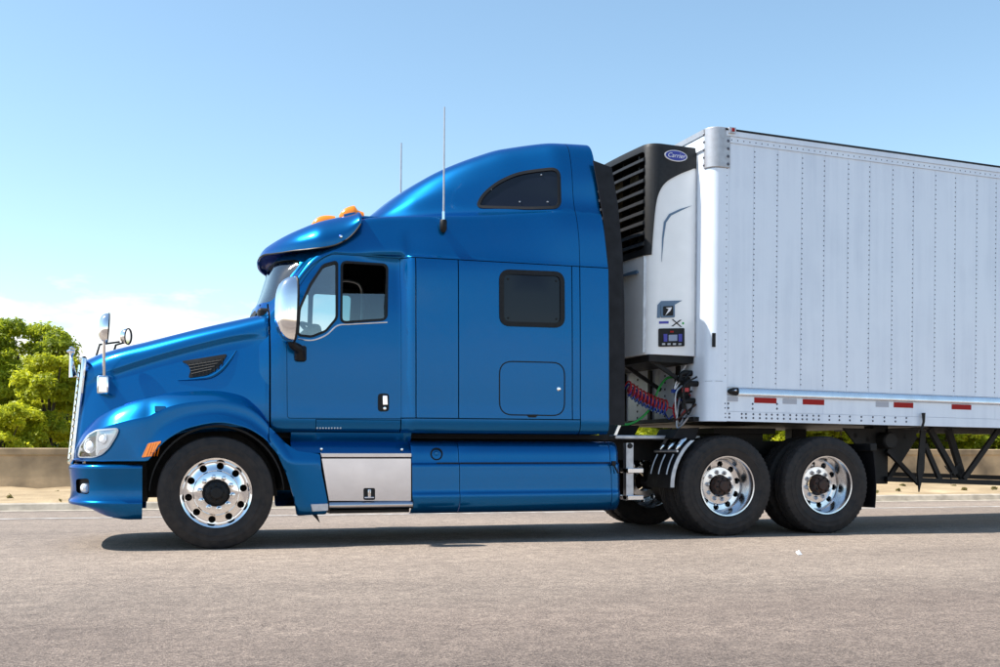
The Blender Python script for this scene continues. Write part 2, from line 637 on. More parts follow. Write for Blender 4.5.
def road_mat():
    m, n, l, b = nodes_mat('worn_asphalt')
    t = n.new('ShaderNodeTexCoord')

    def noise(scale, detail=4, rough=.6, mapping=None):
        z = n.new('ShaderNodeTexNoise'); z.inputs['Scale'].default_value = scale; z.inputs['Detail'].default_value = detail
        z.inputs['Roughness'].default_value = rough
        if mapping:
            mp = n.new('ShaderNodeMapping'); mp.inputs['Scale'].default_value = mapping[0]; mp.inputs['Rotation'].default_value = (0, 0, mapping[1])
            l.new(t.outputs['Object'], mp.inputs[0]); l.new(mp.outputs[0], z.inputs['Vector'])
        else: l.new(t.outputs['Object'], z.inputs['Vector'])
        return z

    def ramp(src, p0, c0, p1, c1):
        r = n.new('ShaderNodeValToRGB'); r.color_ramp.elements[0].position = p0; r.color_ramp.elements[1].position = p1
        r.color_ramp.elements[0].color = (*c0, 1); r.color_ramp.elements[1].color = (*c1, 1)
        l.new(src, r.inputs[0]); return r

    def mix(fac, a, b_, mode='MIX'):
        x = n.new('ShaderNodeMix'); x.data_type = 'RGBA'; x.blend_type = mode
        for k, s_ in (('Factor', fac), ('A', a), ('B', b_)):
            if isinstance(s_, (int, float)): x.inputs[k].default_value = s_
            elif isinstance(s_, tuple): x.inputs[k].default_value = (*s_, 1)
            else: l.new(s_, x.inputs[k])
        return x.outputs['Result']
    # traffic bands along the road
    bandn = noise(1.0, 5, .55, ((.10, .42, 1), R(4)))
    base = ramp(bandn.outputs['Fac'], .36, (.195, .165, .140), .62, (.295, .250, .208)).outputs[0]
    pat = noise(.55, 6, .6)
    base = mix(.28, base, ramp(pat.outputs['Fac'], .35, (.165, .140, .122), .65, (.295, .25, .208)).outputs[0])
    # aggregate
    vo = n.new('ShaderNodeTexVoronoi'); vo.inputs['Scale'].default_value = 100
    l.new(t.outputs['Object'], vo.inputs['Vector'])
    sp = n.new('ShaderNodeSeparateColor'); l.new(vo.outputs['Color'], sp.inputs[0])
    agg = ramp(sp.outputs[0], .05, (.68, .66, .66), .95, (1.36, 1.33, 1.30)).outputs[0]
    base = mix(1.0, base, agg, 'MULTIPLY')
    fine = noise(46, 8, .75)
    base = mix(.75, base, mix(1.0, base, ramp(fine.outputs['Fac'], .34, (.58, .56, .57), .66, (1.42, 1.40, 1.37)).outputs[0], 'MULTIPLY'))
    mid = noise(7, 7, .7)
    base = mix(.6, base, mix(1.0, base, ramp(mid.outputs['Fac'], .36, (.68, .67, .68), .64, (1.28, 1.26, 1.24)).outputs[0], 'MULTIPLY'))
    # older, darker lane surface on the near side, ragged edge
    sy = n.new('ShaderNodeSeparateXYZ'); l.new(t.outputs['Object'], sy.inputs[0])
    en = noise(.35, 6, .6)
    ad = n.new('ShaderNodeMath'); ad.operation = 'MULTIPLY_ADD'; ad.inputs[1].default_value = 3.2
    l.new(en.outputs['Fac'], ad.inputs[0]); l.new(sy.outputs['Y'], ad.inputs[2])
    mr = n.new('ShaderNodeMapRange'); mr.inputs['From Min'].default_value = -3.3; mr.inputs['From Max'].default_value = -1.9
    l.new(ad.outputs[0], mr.inputs[0])
    base = mix(mr.outputs[0], mix(1.0, base, (.72, .70, .71), 'MULTIPLY'), base)
    l.new(base, b.inputs['Base Color'])
    b.inputs['Roughness'].default_value = .85
    b.inputs['Specular IOR Level'].default_value = .3
    bp = n.new('ShaderNodeBump'); bp.inputs['Strength'].default_value = .55; bp.inputs['Distance'].default_value = .012
    l.new(fine.outputs['Fac'], bp.inputs['Height'])
    bp2 = n.new('ShaderNodeBump'); bp2.inputs['Strength'].default_value = .7; bp2.inputs['Distance'].default_value = .006
    l.new(vo.outputs['Distance'], bp2.inputs['Height']); l.new(bp.outputs[0], bp2.inputs['Normal'])
    l.new(bp2.outputs[0], b.inputs['Normal'])
    return m


M['soil'] = ground_mat()
M['road'] = road_mat()
M['concrete'] = mat('weathered_concrete', (.46, .335, .20), .85, noise=.45, nscale=1.6, bump=.35, bscale=18, dirt=(.20, .15, .095))
M['kerbc'] = mat('kerb_concrete', (.40, .35, .28), .85, noise=.35, nscale=5, bump=.4, bscale=40)
M['line'] = mat('worn_road_paint', (.55, .53, .50), .7, noise=.45, nscale=7, dirt=(.25, .22, .2))

XA, XB = -140., 260.
obj('ground', ([(-1600, -1600, -.03), (1600, -1600, -.03), (1600, 1600, -.03), (-1600, 1600, -.03)], [(0, 1, 2, 3)]), 'soil', kind='structure')
road = obj('road', ([(XA, -60, 0), (XB, -60, 0), (XB, far(XB, 7.55), 0), (XA, far(XA, 7.55), 0)], [(0, 1, 2, 3)]), 'road', kind='structure')


def strip(x0, x1, prof, nx=40):
    """profile (y at the left end, z) run along the far kerb direction"""
    return loft([[(x, far(x, y), z) for y, z in prof] for x in np.linspace(x0, x1, nx)])


obj('kerb', strip(XA, XB, [(7.50, -.02), (7.50, .006), (7.72, .012), (7.76, .10), (7.80, .115), (7.95, .115), (7.95, -.02)], 60), 'kerbc', kind='structure', ang=30)
vg = MB()
prof = []
for i, y in enumerate(np.linspace(7.93, 16.5, 26)): prof.append((y, .095 + .09 * min(1, (y - 7.93) / 5) + (.02 * rng.standard_normal() if 0 < i else 0)))
secs = []
for x in np.concatenate([np.linspace(XA, -14, 20), np.linspace(-13, 45, 110), np.linspace(47, XB, 30)]):
    secs.append([(x, far(x, y), z + (.018 * rng.standard_normal() if k else 0)) for k, (y, z) in enumerate(prof)])
secs = [[*s, (s[-1][0], s[-1][1] + 40, -.06)] for s in secs]
obj('verge', loft(secs), 'soil', kind='structure', ang=180)
for nm, y0, wd in (('painted_line', 5.5, .13),):
    obj(nm, strip(XA, XB, [(y0, .004), (y0 + wd, .004)], 30), 'line', kind='structure')

# litter on the tarmac
gm = MB(); gx, gy = 4.74, -2.04
gm.add([(gx - .022, gy - .02, .002), (gx + .022, gy - .015, .004), (gx + .02, gy + .025, .03), (gx - .022, gy + .02, .025), (gx, gy, .04)], [(0, 1, 4), (1, 2, 4), (2, 3, 4), (3, 0, 4), (3, 2, 1, 0)])
gm.obj('paper_scrap', 'wpaint', label='tiny crumpled white paper scrap lying on the asphalt', cat='litter')

# concrete barrier beyond the verge
def barrier(xa, xb, nm='concrete_barrier'):
    y0, h0 = 13.5, .05
    body = [(y0 + .06, h0), (y0 + .15, .84), (y0 + .15, .86), (y0 + .42, .86), (y0 + .42, h0)]
    b = empty(nm, (0, 0, 0), label='long weathered concrete barrier below the roadside trees', cat='barrier')
    v, f = loft([[(x, far(x, y), z) for y, z in body] for x in np.linspace(xa, xb, 60)])
    obj('wall', (v, f), 'concrete', b, ang=25)
    cap = [(y0 + .12, .862), (y0 + .12, .985), (y0 + .135, 1.0), (y0 + .445, 1.0), (y0 + .46, .985), (y0 + .46, .862)]
    L = 6.0; x = xa
    while x < min(xb, 46):
        v, f = loft([[(q, far(q, y), z) for y, z in cap] for q in (x + .006, x + L - .006)], ring=True, caps=True)
        obj('coping', (v, f), 'concrete', b, ang=25)
        x += L
    v, f = loft([[(q, far(q, y), z) for y, z in cap] for q in (x + .006, xb)], ring=True, caps=True)
    obj('coping', (v, f), 'concrete', b, ang=25)
    return b


barrier(-40, 140)

# ------------------------------------------------------------------ the tractor unit
YC = 1.25
truck = empty('semi_truck', (0, 0, 0), label='blue sleeper-cab semi truck with chrome mirrors pulling the white trailer', cat='truck')

# --- cab and sleeper skin ---
fw = pchip([.36, .50, .64, 1.715, 1.75, 1.84, 3.95], [.22, .17, .145, .13, .115, .05, .04])
ftl = pchip([.36, 1.68, 1.90, 3.95], [.07, .06, .025, .015])
fln = pchip([.36, 1.1, 1.35, 2.2, 3.0, 3.4, 3.95], [.02, .04, .09, .09, .06, .02, .015])
fzs = pchip([.36, .45, .52, .70, .89, 1.0, 1.1, 1.22, 1.35, 1.5, 1.72, 2.5, 3.4, 3.95], [2.12, 2.16, 2.24, 2.49, 2.74, 2.82, 2.88, 3.03, 3.14, 3.17, 3.19, 3.24, 3.31, 3.31])
fzd = pchip([.36, .415, .48, .575, .66, .9, 1.2, 1.42, 1.6, 1.8, 2.0, 2.22, 2.43, 2.64, 2.9, 3.35, 3.6, 3.95],
            [2.20, 2.33, 2.49, 2.78, 2.87, 2.98, 3.12, 3.25, 3.36, 3.53, 3.68, 3.82, 3.92, 4.00, 4.075, 4.115, 4.11, 4.09])
fin = pchip([.36, .9, 1.3, 1.6, 2.0, 2.4, 2.8, 3.2, 3.4, 3.95], [.06, .06, .22, .40, .32, .22, .13, .05, .01, .01])
fsp = pchip([.36, .9, 1.3, 1.7, 2.6, 3.3, 3.95], [1.9, 1.7, 1.5, 1.5, 1.15, .8, .45])
ZB = 1.07
fwu = pchip([.36, .50, .64, 1.25, 1.6, 2.1, 2.6, 3.95], [.29, .24, .205, .19, .15, .085, .065, .055])


def cab_half(X, th=0.):
    w, tl, ln, zs, zd, ins, sp = fw(X) + th, ftl(X), fln(X), fzs(X - th) - th, fzd(X - th) - th, fin(X), fsp(X)
    zb = ZB + th
    z4 = min(2.77, zs - .10); z3 = min(2.2, zb + (z4 - zb) * .75)
    wu = fwu(X) + th
    a = wu + ln; d = max(zd - zs, .02)
    c = [(w + .05, zb), (w + .006, zb + .05), (w, zb + .30), (w + tl * .15, z3), (w + tl, z4), (wu + ln * .12, z4 + .03), (wu + ln * .75, z4 + (zs - z4) * .72),
         (a + .02, zs - .012), (a + .03 + ins * .5, zs + .02 * min(1, d * 5)), (a + .045 + ins * .92, zs + .14 * d),
         (a + ins + (.085) * sp, zs + .55 * d), (a + ins + .20 * sp, zs + .87 * d), (min(a + ins + .48 * sp, 1.12), zs + .985 * d), (YC, zd + .012)]
    return catmull(c, 6)


def ringsec(half, X, xs=None):
    L = [(X, p[0], p[1]) for p in half]
    return L + [(X, 2 * YC - p[0], p[1]) for p in reversed(half[:-1])]


def tri_mesh(name, v, f):
    me = newmesh(name, v, f)
    bm = bmesh.new(); bm.from_mesh(me)
    bmesh.ops.triangulate(bm, faces=[q for q in bm.faces if len(q.verts) > 4])
    bm.to_mesh(me); bm.free()
    return me


xs_ = np.concatenate([np.linspace(.40, 1.1, 36), np.linspace(1.13, 2.0, 34), np.linspace(2.05, 3.4, 30), np.linspace(3.44, 3.90, 12)])
outer = tri_mesh('cab', *loft([ringsec(cab_half(x), x) for x in xs_], True, True))
inner = tri_mesh('cab_in', *loft([ringsec(cab_half(x, .045), x) for x in np.linspace(.47, 3.60, 60)], True, True))
cab_skin = Skin(newmesh('ref', *loft([ringsec(cab_half(x), x) for x in xs_], True, False)))
shell = boolean(outer, [inner])

YD = .14   # depth of the door skin


def side_y(x, z):
    d = cab_skin.depth(x, z)
    return d if d is not None else .1


def px(poly, Y=.10): return PP(poly, Y)


# rear edge of the side fairing slants forward going up
shell = boolean(shell, [prism([at(596, 140, .05), at(603, 215, .05), at(608.5, 270, .05), (at(608.5, 270, .05)[0], .9), (4.4, .9), (4.4, 4.6), (at(596, 140, .05)[0] - .03, 4.6)], -1, 4)])

win_q = rnd(px([(298, 335), (300, 309), (311, 284), (324, 265), (337, 261.5), (336, 318), (325, 331), (311, 336.5)], .17), .03)
win_m = rnd(px([(342.5, 261.5), (387.5, 264.5), (385.5, 319.5), (341, 322.5)], .17), .05)
win_s = rnd(px([(500, 270.5), (563, 273), (563, 327), (500, 325)], .06), .10)
win_t = rnd(px([(482, 203), (487, 192), (500, 180), (520, 171), (540, 169.5), (557, 169.5), (557.5, 209), (530, 208)], .2), [.05, .1, .2, .2, .1, .10, .08, .05])
lug = rnd(px([(499.5, 361.5), (564, 363), (564, 415.5), (499.5, 414.5)], .05), .13)
ws = rnd([(.345, 2.315), (1.25, 2.36), (2.155, 2.315), (2.16, 2.735), (1.25, 2.80), (.34, 2.735)], [.08, .3, .08, .1, .3, .1])
cuts_full = [prism(win_q, -.5, 3), prism(win_m, -.5, 3)]
wsv, wsf = prism(ws, .2, 1.02)
ws_cut = ([(y, x, z) for x, y, z in wsv], wsf)
shell = boolean(shell, cuts_full + [ws_cut])
shell = boolean(shell, [prism([(.488, .9), (.503, .9), (.503, 2.3), (.488, 2.3)], -.5, .42)])
shell = boolean(shell, [prism(win_s, -.5, .4)])
shell = boolean(shell, [prism(win_t, -.5, .9)])

seam = at(400, 257, .1)[1]
z_low = at(458, 418.5, .05)[1]
Xd0, Xd1 = at(287, 400, .13)[0], at(400.5, 400, .13)[0]
door_poly = rnd(px([(287.5, 418), (287, 340), (288.5, 309), (296, 292), (311, 270), (324, 256.5), (334, 253.2), (400.5, 258), (400.5, 418.5)], .15), [.03, .0, .05, .05, .05, .1, .1, .03, .02])
Xb1, Xs1, Xs2, Xs3 = at(416, 300, .05)[0], at(458.5, 300, .05)[0], at(572, 300, .05)[0], at(580, 300, .05)[0]
G = .0048


def rect(x0, x1, z0, z1): return [(x0 + G, z0 + G), (x1 - G, z0 + G), (x1 - G, z1 - G), (x0 + G, z1 - G)]


panels = [
    ('side_panel', rect(Xd1 + .002, Xb1, z_low, seam)),
    ('side_panel', rect(Xb1, Xs1, z_low, seam)),
    ('side_panel', rect(Xs1, Xs2, z_low, seam)),
    ('side_panel', rect(Xs2, Xs3, z_low, seam)),
    ('side_fairing', rect(Xs3, 4.3, .9, seam)),
    ('sill_panel', rect(Xd1 + .002, Xs3, .9, z_low)),
    ('sill_panel', rect(at(316, 425, .13)[0], Xd1 + .002, .9, at(300, 418.5, .13)[1] - .004)),
]
top_line = [at(572, 140, .1), at(574.5, 190, .08), at(579, 240, .06), (Xs3, seam + G)]
panels.append(('upper_side_fairing', [(Xs3 + G, seam + G), (4.3, seam + G), (4.3, 4.6), (top_line[0][0] + G, 4.6)] + [(a + G, b) for a, b in top_line[:3]]))
Ycut = .62
dp_cut = prism(offset(door_poly, G), -.5, Ycut)
rest = boolean(shell.copy(), [dp_cut])
door_me = boolean(shell.copy(), [prism(door_poly, -.5, Ycut)], 'INTERSECT')
door = obj('door', cab_skin.apply(door_me, 'paint', 'trim'), None, truck)
for nm, poly in panels:
    yc = .98 if nm == 'upper_side_fairing' else .35
    pc = boolean(shell.copy(), [prism(poly, -.5, yc)], 'INTERSECT')
    if nm == 'side_panel' and poly[0][0] > Xs1 - .01 and poly[0][0] < Xs1 + .02:
        lug_me = boolean(pc.copy(), [prism(offset(lug, -.004), -.5, .5)], 'INTERSECT')
        pc = boolean(pc, [prism(offset(lug, .004), -.5, .5)])
        lugd = obj('luggage_door', cab_skin.apply(lug_me, 'paint', 'black'), None, truck)
    obj(nm, cab_skin.apply(pc, 'paint', 'black'), None, truck)
    rest = boolean(rest, [prism(offset(poly, G * 1.2), -.5, yc)])
# dark gap along the roof seam on the near side
rest = boolean(rest, [prism([(Xd1 + .01, seam - .004), (Xs3, seam - .004), (Xs3, seam + .004), (Xd1 + .01, seam + .004)], -.5, .35)])
obj('cab_shell', cab_skin.apply(rest, 'paint', 'trim'), None, truck)

# glazing
gl_v = boolean(newmesh('o2', *loft([ringsec(cab_half(x, .012), x) for x in xs_[1:-1]], True, True)),
               [newmesh('i2', *loft([ringsec(cab_half(x, .020), x) for x in np.linspace(.395, 3.5, 90)], True, True))])
wsg = boolean(gl_v, [ws_cut], 'INTERSECT')
windshield = obj('windshield', wsg, 'glass', truck, ang=60)
obj('quarter_window', patch(offset(win_q, -.002), lambda x, z: side_y(x, z) + .020, .004, .12), 'glass', door)
half = [(x, min(z, at(350, 293, .17)[1])) for x, z in win_m]
obj('window_glass', patch(offset(rnd(px([(342.5, 293), (386.3, 293.5), (385.5, 319.5), (341, 322.5)], .17), .01), -.002), lambda x, z: side_y(x, z) + .022, .005, .12), 'glass_half', door)
obj('window_gasket', ringm(win_q, .006, .016, lambda x, z: side_y(x, z) - .009, .03), 'black', door)
obj('window_gasket', ringm(win_m, .008, .014, lambda x, z: side_y(x, z) - .009, .03), 'black', door)
led = px([(298, 339), (312, 340.2), (326, 335), (337.5, 325.5), (350, 324.2), (387, 322.3)], .15)
led = catmull([(x, z) for x, z in led], 5)
MB().tube([(p[0], side_y(p[0], p[1]) - .001, p[1]) for p in led], .008, 6).obj('belt_molding', 'alu', door)
hd = px([(378, 393.5), (389, 393.5), (389, 411.5), (378, 411.5)], .13)
h = obj('door_handle', patch(rnd(hd, .035), lambda x, z: side_y(x, z) - .007, .01, 0), 'black', door)
hd = px([(382.5, 395.5), (387, 395.5), (387.5, 405), (382.5, 405)], .13)
bevel(obj('handle_lever', patch(hd, lambda x, z: side_y(x, z) - .02, .015, 0), 'chrome', h), .004)
cx, cz = at(384.5, 408.5, .13)
MB().lathe([(.0, -.016), (.015, -.014), (.018, 0)], 14, (cx, side_y(cx, cz), cz)).obj('handle_lock', 'chrome', h)
for k in range(9):
    x, z = at(317.5 + 2.9 * k, 428, .13)
    MB().lathe([(0, -.008), (.008, -.006), (.009, .004)], 8, (x, side_y(x, z), z)).obj('sill_stud', 'galv', truck)

# sleeper windows
sw = obj('sleeper_window', patch(offset(win_s, -.02), lambda x, z: side_y(x, z) + .004, .01, .2), 'dglass', truck)
obj('window_gasket', ringm(win_s, .035, .012, lambda x, z: side_y(x, z) - .010, .035), 'black', sw)
for q in ((508, 279), (556, 281), (556, 319), (508, 318)):
    x, z = at(*q, .06); MB().lathe([(0, -.004), (.010, -.003), (.010, .006)], 10, (x, side_y(x, z), z)).obj('window_stud', 'black', sw)


def dome_y(x, z):
    d = cab_skin.depth(x, z)
    return d if d is not None else .25


tw = obj('roof_window', patch(offset(win_t, -.006), lambda x, z: dome_y(x, z) + .010, .01, .08), 'dglass', truck)
obj('window_gasket', ringm(win_t, .014, .016, lambda x, z: dome_y(x, z) - .007, .03), 'black', tw)
for q in ((495, 186), (541, 175), (521, 201), (546, 203)):
    x, z = at(*q, .22); MB().lathe([(0, -.006), (.007, -.005), (.008, .014)], 10, (x, dome_y(x, z), z)).obj('window_stud', 'galv', tw)
obj('door_seal', ringm(lug, .002, .008, lambda x, z: side_y(x, z) - .003, .012), 'black', lugd)
x, z = at(558.5, 389, .05)
MB().lathe([(0, -.012), (.016, -.010), (.022, -.004), (.022, .004)], 16, (x, side_y(x, z), z)).obj('door_lock', 'chrome', lugd)
hp = px([(526, 414.5), (538, 414.5), (535.5, 417.5), (528.5, 417.5)], .05)
obj('hinge', patch(hp, lambda x, z: side_y(x, z) - .006, .01, 0), 'black', lugd)

# rubber extender behind the sleeper
ext = px([(594, 160), (612.5, 167), (619, 205), (623.5, 250), (625.5, 300), (626, 425), (606, 425), (606, 270), (604, 215)], .06)
obj('side_extender', patch(ext, lambda x, z: .075 + max(0, x - 3.86) * .06, .02, .15), 'rubber', truck)
obj('side_extender', patch(ext, lambda x, z: 2 * YC - .095 - max(0, x - 3.86) * .06, .02, .15), 'rubber', truck)

# cab interior
it = MB(); it.box(.50, .88, .25, 2.25, 1.12, 2.02); it.box(.86, 1.0, .30, 2.2, 1.9, 2.12)
bevel(it.obj('dashboard', 'trim', truck), .05, 3)
it = MB(); it.box(1.45, 3.58, .22, 2.28, 1.125, 1.2)
it.obj('cab_floor', 'trim', truck)
it = MB(); it.box(1.98, 2.02, .26, 1.0, 1.2, 2.9); it.box(1.98, 2.02, 1.5, 2.24, 1.2, 2.9); it.box(1.98, 2.02, 1.0, 1.5, 2.75, 2.9)
it.obj('sleeper_bulkhead', 'trim', truck)
for yy in (.52, 1.98):
    s = MB(); s.box(1.22, 1.72, yy - .25, yy + .25, 1.35, 1.52); s.box(1.62, 1.78, yy - .25, yy + .25, 1.5, 2.18); s.box(1.66, 1.76, yy - .13, yy + .13, 2.2, 2.40)
    s.box(1.35, 1.65, yy - .18, yy + .18, 1.2, 1.36)
    bevel(s.obj('seat', 'seat', truck), .045, 3)
ax = Vector((.55, 0, .83)).normalized(); c0 = Vector((1.02, .55, 2.02))
u = Vector((0, 1, 0)); t_ = ax.cross(u)
sw_ = MB().tube([c0 + (u * math.cos(a) + t_ * math.sin(a)) * .23 for a in np.linspace(0, 2 * math.pi, 33)], .016, 8, False)
sw_.tube([c0 - u * .22, c0 + u * .22], .014, 6).tube([c0 + t_ * .22, c0 - ax * .05], .014, 6).tube([c0, c0 - ax * .3], .03, 8)
sw_.obj('steering_wheel', 'trim', truck)
gr_ = px([(357, 300), (357, 284), (354, 279), (345, 278)], 1.0)
MB().tube([(x, 1.95, z) for x, z in catmull(px([(362, 322), (362, 290), (359, 284), (352, 281), (338, 280)], 1.95), 5)], .018, 8).obj('grab_rail', 'galv', truck)

# --- hood ---
hzt = pchip([-1.13, -.97, -.575, -.125, .51], [1.735, 1.815, 1.935, 2.06, 2.21])
hys = pchip([-1.13, -.97, -.575, -.1, .51], [.66, .585, .47, .35, .205])
hsw = pchip([-1.13, -.964, -.573, -.128, .19, .51], [1.56, 1.615, 1.754, 1.888, 1.965, 2.01])
hzb = pchip([-1.13, -.6, .1, .51], [.80, .95, 1.08, 1.06])


def hood_sec(u):
    X0 = -1.13 + u * 1.615
    zt, ys, zw, zb = hzt(X0), hys(X0), hsw(X0), hzb(X0)
    k = min(1, u * 8) * min(1, (1 - u) * 5 + .15)   # the swage fades out at both ends
    c = [(ys - .045, zb), (ys - .05, zb + .3 * (zw - zb)), (ys - .015, zb + .72 * (zw - zb)), (ys + .012 * k + .0, zw - .07), (ys + .010 * k, zw - .03), (ys - .012 * k + .008, zw + .006), (ys + .01, zw + .42 * (zt - zw)),
         (ys + .045, zt - .055), (ys + .12, zt - .012), (ys + .30, zt + .012), (YC, zt + .04)]
    h_ = catmull(c, 6)
    o = []
    for y, z in h_:
        q = max(0, 1 - ((YC - y) / .62) ** 2)
        xf = -1.14 - .105 * (1.74 - z) - .075 * q
        xr = .485 - .0 * q
        o.append((xf + (xr - xf) * u, y, z))
    return o + [(x, 2 * YC - y, z) for x, y, z in reversed(o[:-1])]


hood_me = newmesh('hood', *loft([hood_sec(u) for u in np.linspace(0, 1, 44)]))
hood_skin = Skin(hood_me)
hood = obj('hood', hood_me, 'paint', truck, ang=60)
sd = hood.modifiers.new('s', 'SOLIDIFY'); sd.thickness = .025; sd.offset = -1


def hood_y(x, z, d=.5):
    r = hood_skin.depth(x, z)
    return r if r is not None else d


vent = rnd(px([(181, 361.5), (226.5, 355), (222, 363), (214, 372), (206, 376), (188, 378.5), (190.5, 371), (188, 365)], .42), .025)
v_ = obj('hood_vent', patch(vent, lambda x, z: hood_y(x, z) - .012, .02, .05), 'black', hood)
lip = px([(178, 380.5), (196, 379.5), (210, 377.5), (220, 371.5), (228, 362.5), (235.5, 351.5)], .42)
lip = catmull(lip, 6)
MB().tube([(p[0], hood_y(p[0], p[1]) - .004, p[1]) for p in lip], [.004 + .016 * math.sin(math.pi * (i + 1) / (len(lip) + 1)) for i in range(len(lip))], 8).obj('vent_lip', 'paint', v_)
for k in range(9):
    a_, b_ = at(190 + k * 4, 363.5 - k * .55, .42), at(192.5 + k * 3.6, 376.5 - k * .7, .42)
    MB().tube([(a_[0], hood_y(*a_) - .014, a_[1]), (b_[0], hood_y(*b_) - .014, b_[1])], .004, 5).obj('vent_bar', 'frame', v_)
for k in range(4):
    a_, b_ = at(188.5 + k, 366 + k * 2.8, .42), at(220 - k * 3, 361.5 + k * 2.9, .42)
    MB().tube([(a_[0], hood_y(*a_) - .015, a_[1]), (b_[0], hood_y(*b_) - .015, b_[1])], .004, 5).obj('vent_bar', 'frame', v_)

# cowl top between hood and windscreen, wipers
cw = MB(); cw.box(.40, .60, .34, 2.16, 2.11, 2.255)
bevel(cw.obj('cowl', 'black', truck), .03, 3)
for a_, b_ in (((.44, .55, 2.30), (.46, 1.15, 2.36)), ((.44, 1.35, 2.30), (.44, 1.95, 2.34))):
    MB().tube([(.47, a_[1], 2.24), a_, b_], .012, 6).obj('wiper', 'black', truck)

# --- fenders (near one and its mirror image) ---
fyo = pchip([-1.255, -1.22, -1.17, -1.1, -1.0, -.85, -.6, 0, .30, .48], [.70, .52, .38, .265, .17, .095, .045, .03, .035, .06])
fzc = pchip([-1.255, -1.22, -1.17, -1.11, -.99, -.825, -.57, -.31, 0, .22, .385, .48], [.89, .97, 1.06, 1.125, 1.225, 1.305, 1.385, 1.435, 1.45, 1.415, 1.315, 1.20])
fzb = pchip([-1.255, -.60, -.585, -.526, -.398, -.225, .037, .26, .41, .48], [.80, .80, .805, .885, 1.01, 1.10, 1.148, 1.105, 1.022, .965])


def fend_sec(X, m):
    yo, zc, zb = fyo(X), fzc(X), fzb(X)
    hgt = max(zc - zb, .05)
    fl = .03 * max(0, min(1, (X + .75) / .3))
    c = [(yo + .045, zb + .012), (yo - fl * .7, zb), (yo - fl * .8, zb + .02 * hgt), (yo + .002, zb + .30 * hgt), (yo + .008, zb + .62 * hgt), (yo + .012, zb + .675 * hgt), (yo + .022, zb + .705 * hgt), (yo + .085, zb + .86 * hgt), (yo + .155, zc - .012), (yo + .18, zc - .001),
         (yo + .21, zc + .001), (yo + .42, zc + .0), (yo + .62, zc - .02)]
    h_ = catmull(c, 6)
    return [(X, (2 * YC - p[0]) if m else p[0], p[1]) for p in h_]


fx = np.concatenate([np.linspace(-1.255, -1.0, 16), np.linspace(-.97, .48, 54)])
fenders = []
for m_ in (0, 1):
    me = newmesh('fender', *loft([fend_sec(x, m_) for x in fx]))
    if not m_: fend_skin = Skin(me)
    f_ = obj('fender', me, 'paint', truck, ang=50)
    sd = f_.modifiers.new('s', 'SOLIDIFY'); sd.thickness = .018; sd.offset = -1
    fenders.append(f_)


def fy(x, z, d=.3):
    r = fend_skin.depth(x, z)
    return r if r is not None and r < 1.0 else fyo(x) + .12


hl = rnd(px([(77, 456.5), (79.5, 447), (88, 435.5), (97, 431), (118.5, 429.5), (116, 436), (109, 447), (102, 453.5), (94, 456.5)], .24), .025)
head = obj('headlight', patch(hl, lambda x, z: fy(x, z) - .012, .03, .03), M['galv'], fenders[0])
M['reflector'] = mat('lamp_reflector', (.85, .87, .90), .3, .35)
head.data.materials[0] = M['reflector']
for q, r_ in (((90.5, 446), .062), ((103.5, 439), .048)):
    x, z = at(*q, .22); y = fy(x, z) - .012
    nrm = Vector((-.6, -.75, .1)).normalized()
    b_ = MB().lathe([(r_ * 1.06, .02), (r_ * 1.06, -.012), (r_ * .96, -.014), (r_ * .9, -.004), (r_ * .6, -.018), (0, -.026)], 24)
    me = b_.mesh('lamp')
    me.transform(Matrix.Translation((x, y - .004, z)) @ Vector((0, -1, 0)).rotation_difference(nrm).to_matrix().to_4x4())
    obj('lamp', me, 'reflector', head, ang=25)
ml = px([(97.5, 455.5), (105, 451.5), (108, 447.5), (100, 450.5)], .2)
obj('side_reflector', patch(ml, lambda x, z: fy(x, z) - .022, .012, 0), 'red', head)
obj('lens', patch(hl, lambda x, z: fy(x, z) - .032, .004, .03), 'lens', head)
obj('lamp_bezel', ringm(hl, .004, .012, lambda x, z: fy(x, z) - .026, .03), 'galv', head)
am = rnd(px([(141.5, 457.5), (148, 443.5), (161.5, 441), (153, 456)], .05), .012)
mk = obj('marker_lamp', patch(am, lambda x, z: fy(x, z) - .022, .03, .03), 'amber', fenders[0])
for k in range(5):
    a_, b_ = at(145.5 + k * 2.9, 456.7 - k * .2, .05), at(151 + k * 2.4, 443.2 - k * .35, .05)
    MB().tube([(a_[0], fy(*a_) - .022, a_[1]), (b_[0], fy(*b_) - .022, b_[1])], .004, 5).obj('lens_rib', 'amber', mk)
# small bracket on the fender crown
x, z = at(160, 409, .10)
MB().box(x - .045, x + .045, fy(x, z) - .012, fy(x, z) + .06, z - .025, z + .025).obj('fender_catch', 'paint', fenders[0])
bevel(bpy.data.objects[fenders[0].children[-1].name], .01)

# wheel well liners
for m_ in (0, 1):
    L = []
    for a in np.linspace(R(4), R(176), 30):
        x, z = .02 + .60 * math.cos(a), .50 + .63 * math.sin(a)
        ys = [(.10, 0), (.75, 0), (.75, -.02), (.10, -.02)]
        L.append([(x * (1 if d == 0 else .99), (2 * YC - y) if m_ else y, z + d) for y, d in ys])
    obj('wheel_well', loft(L, True, True), 'black', truck)
bx_ = MB(); bx_.box(-1.0, .62, .76, .80, .45, 1.3); bx_.box(-1.0, .62, 1.70, 1.74, .45, 1.3); bx_.box(-1.14, -.6, .55, 1.95, .42, .9)
bx_.obj('engine_bay_panel', 'black', truck)

# --- grille, ornament ---
def nose(y, z):
    q = max(0, 1 - ((YC - y) / .62) ** 2)
    return -1.14 - .105 * (1.74 - z) - .075 * q


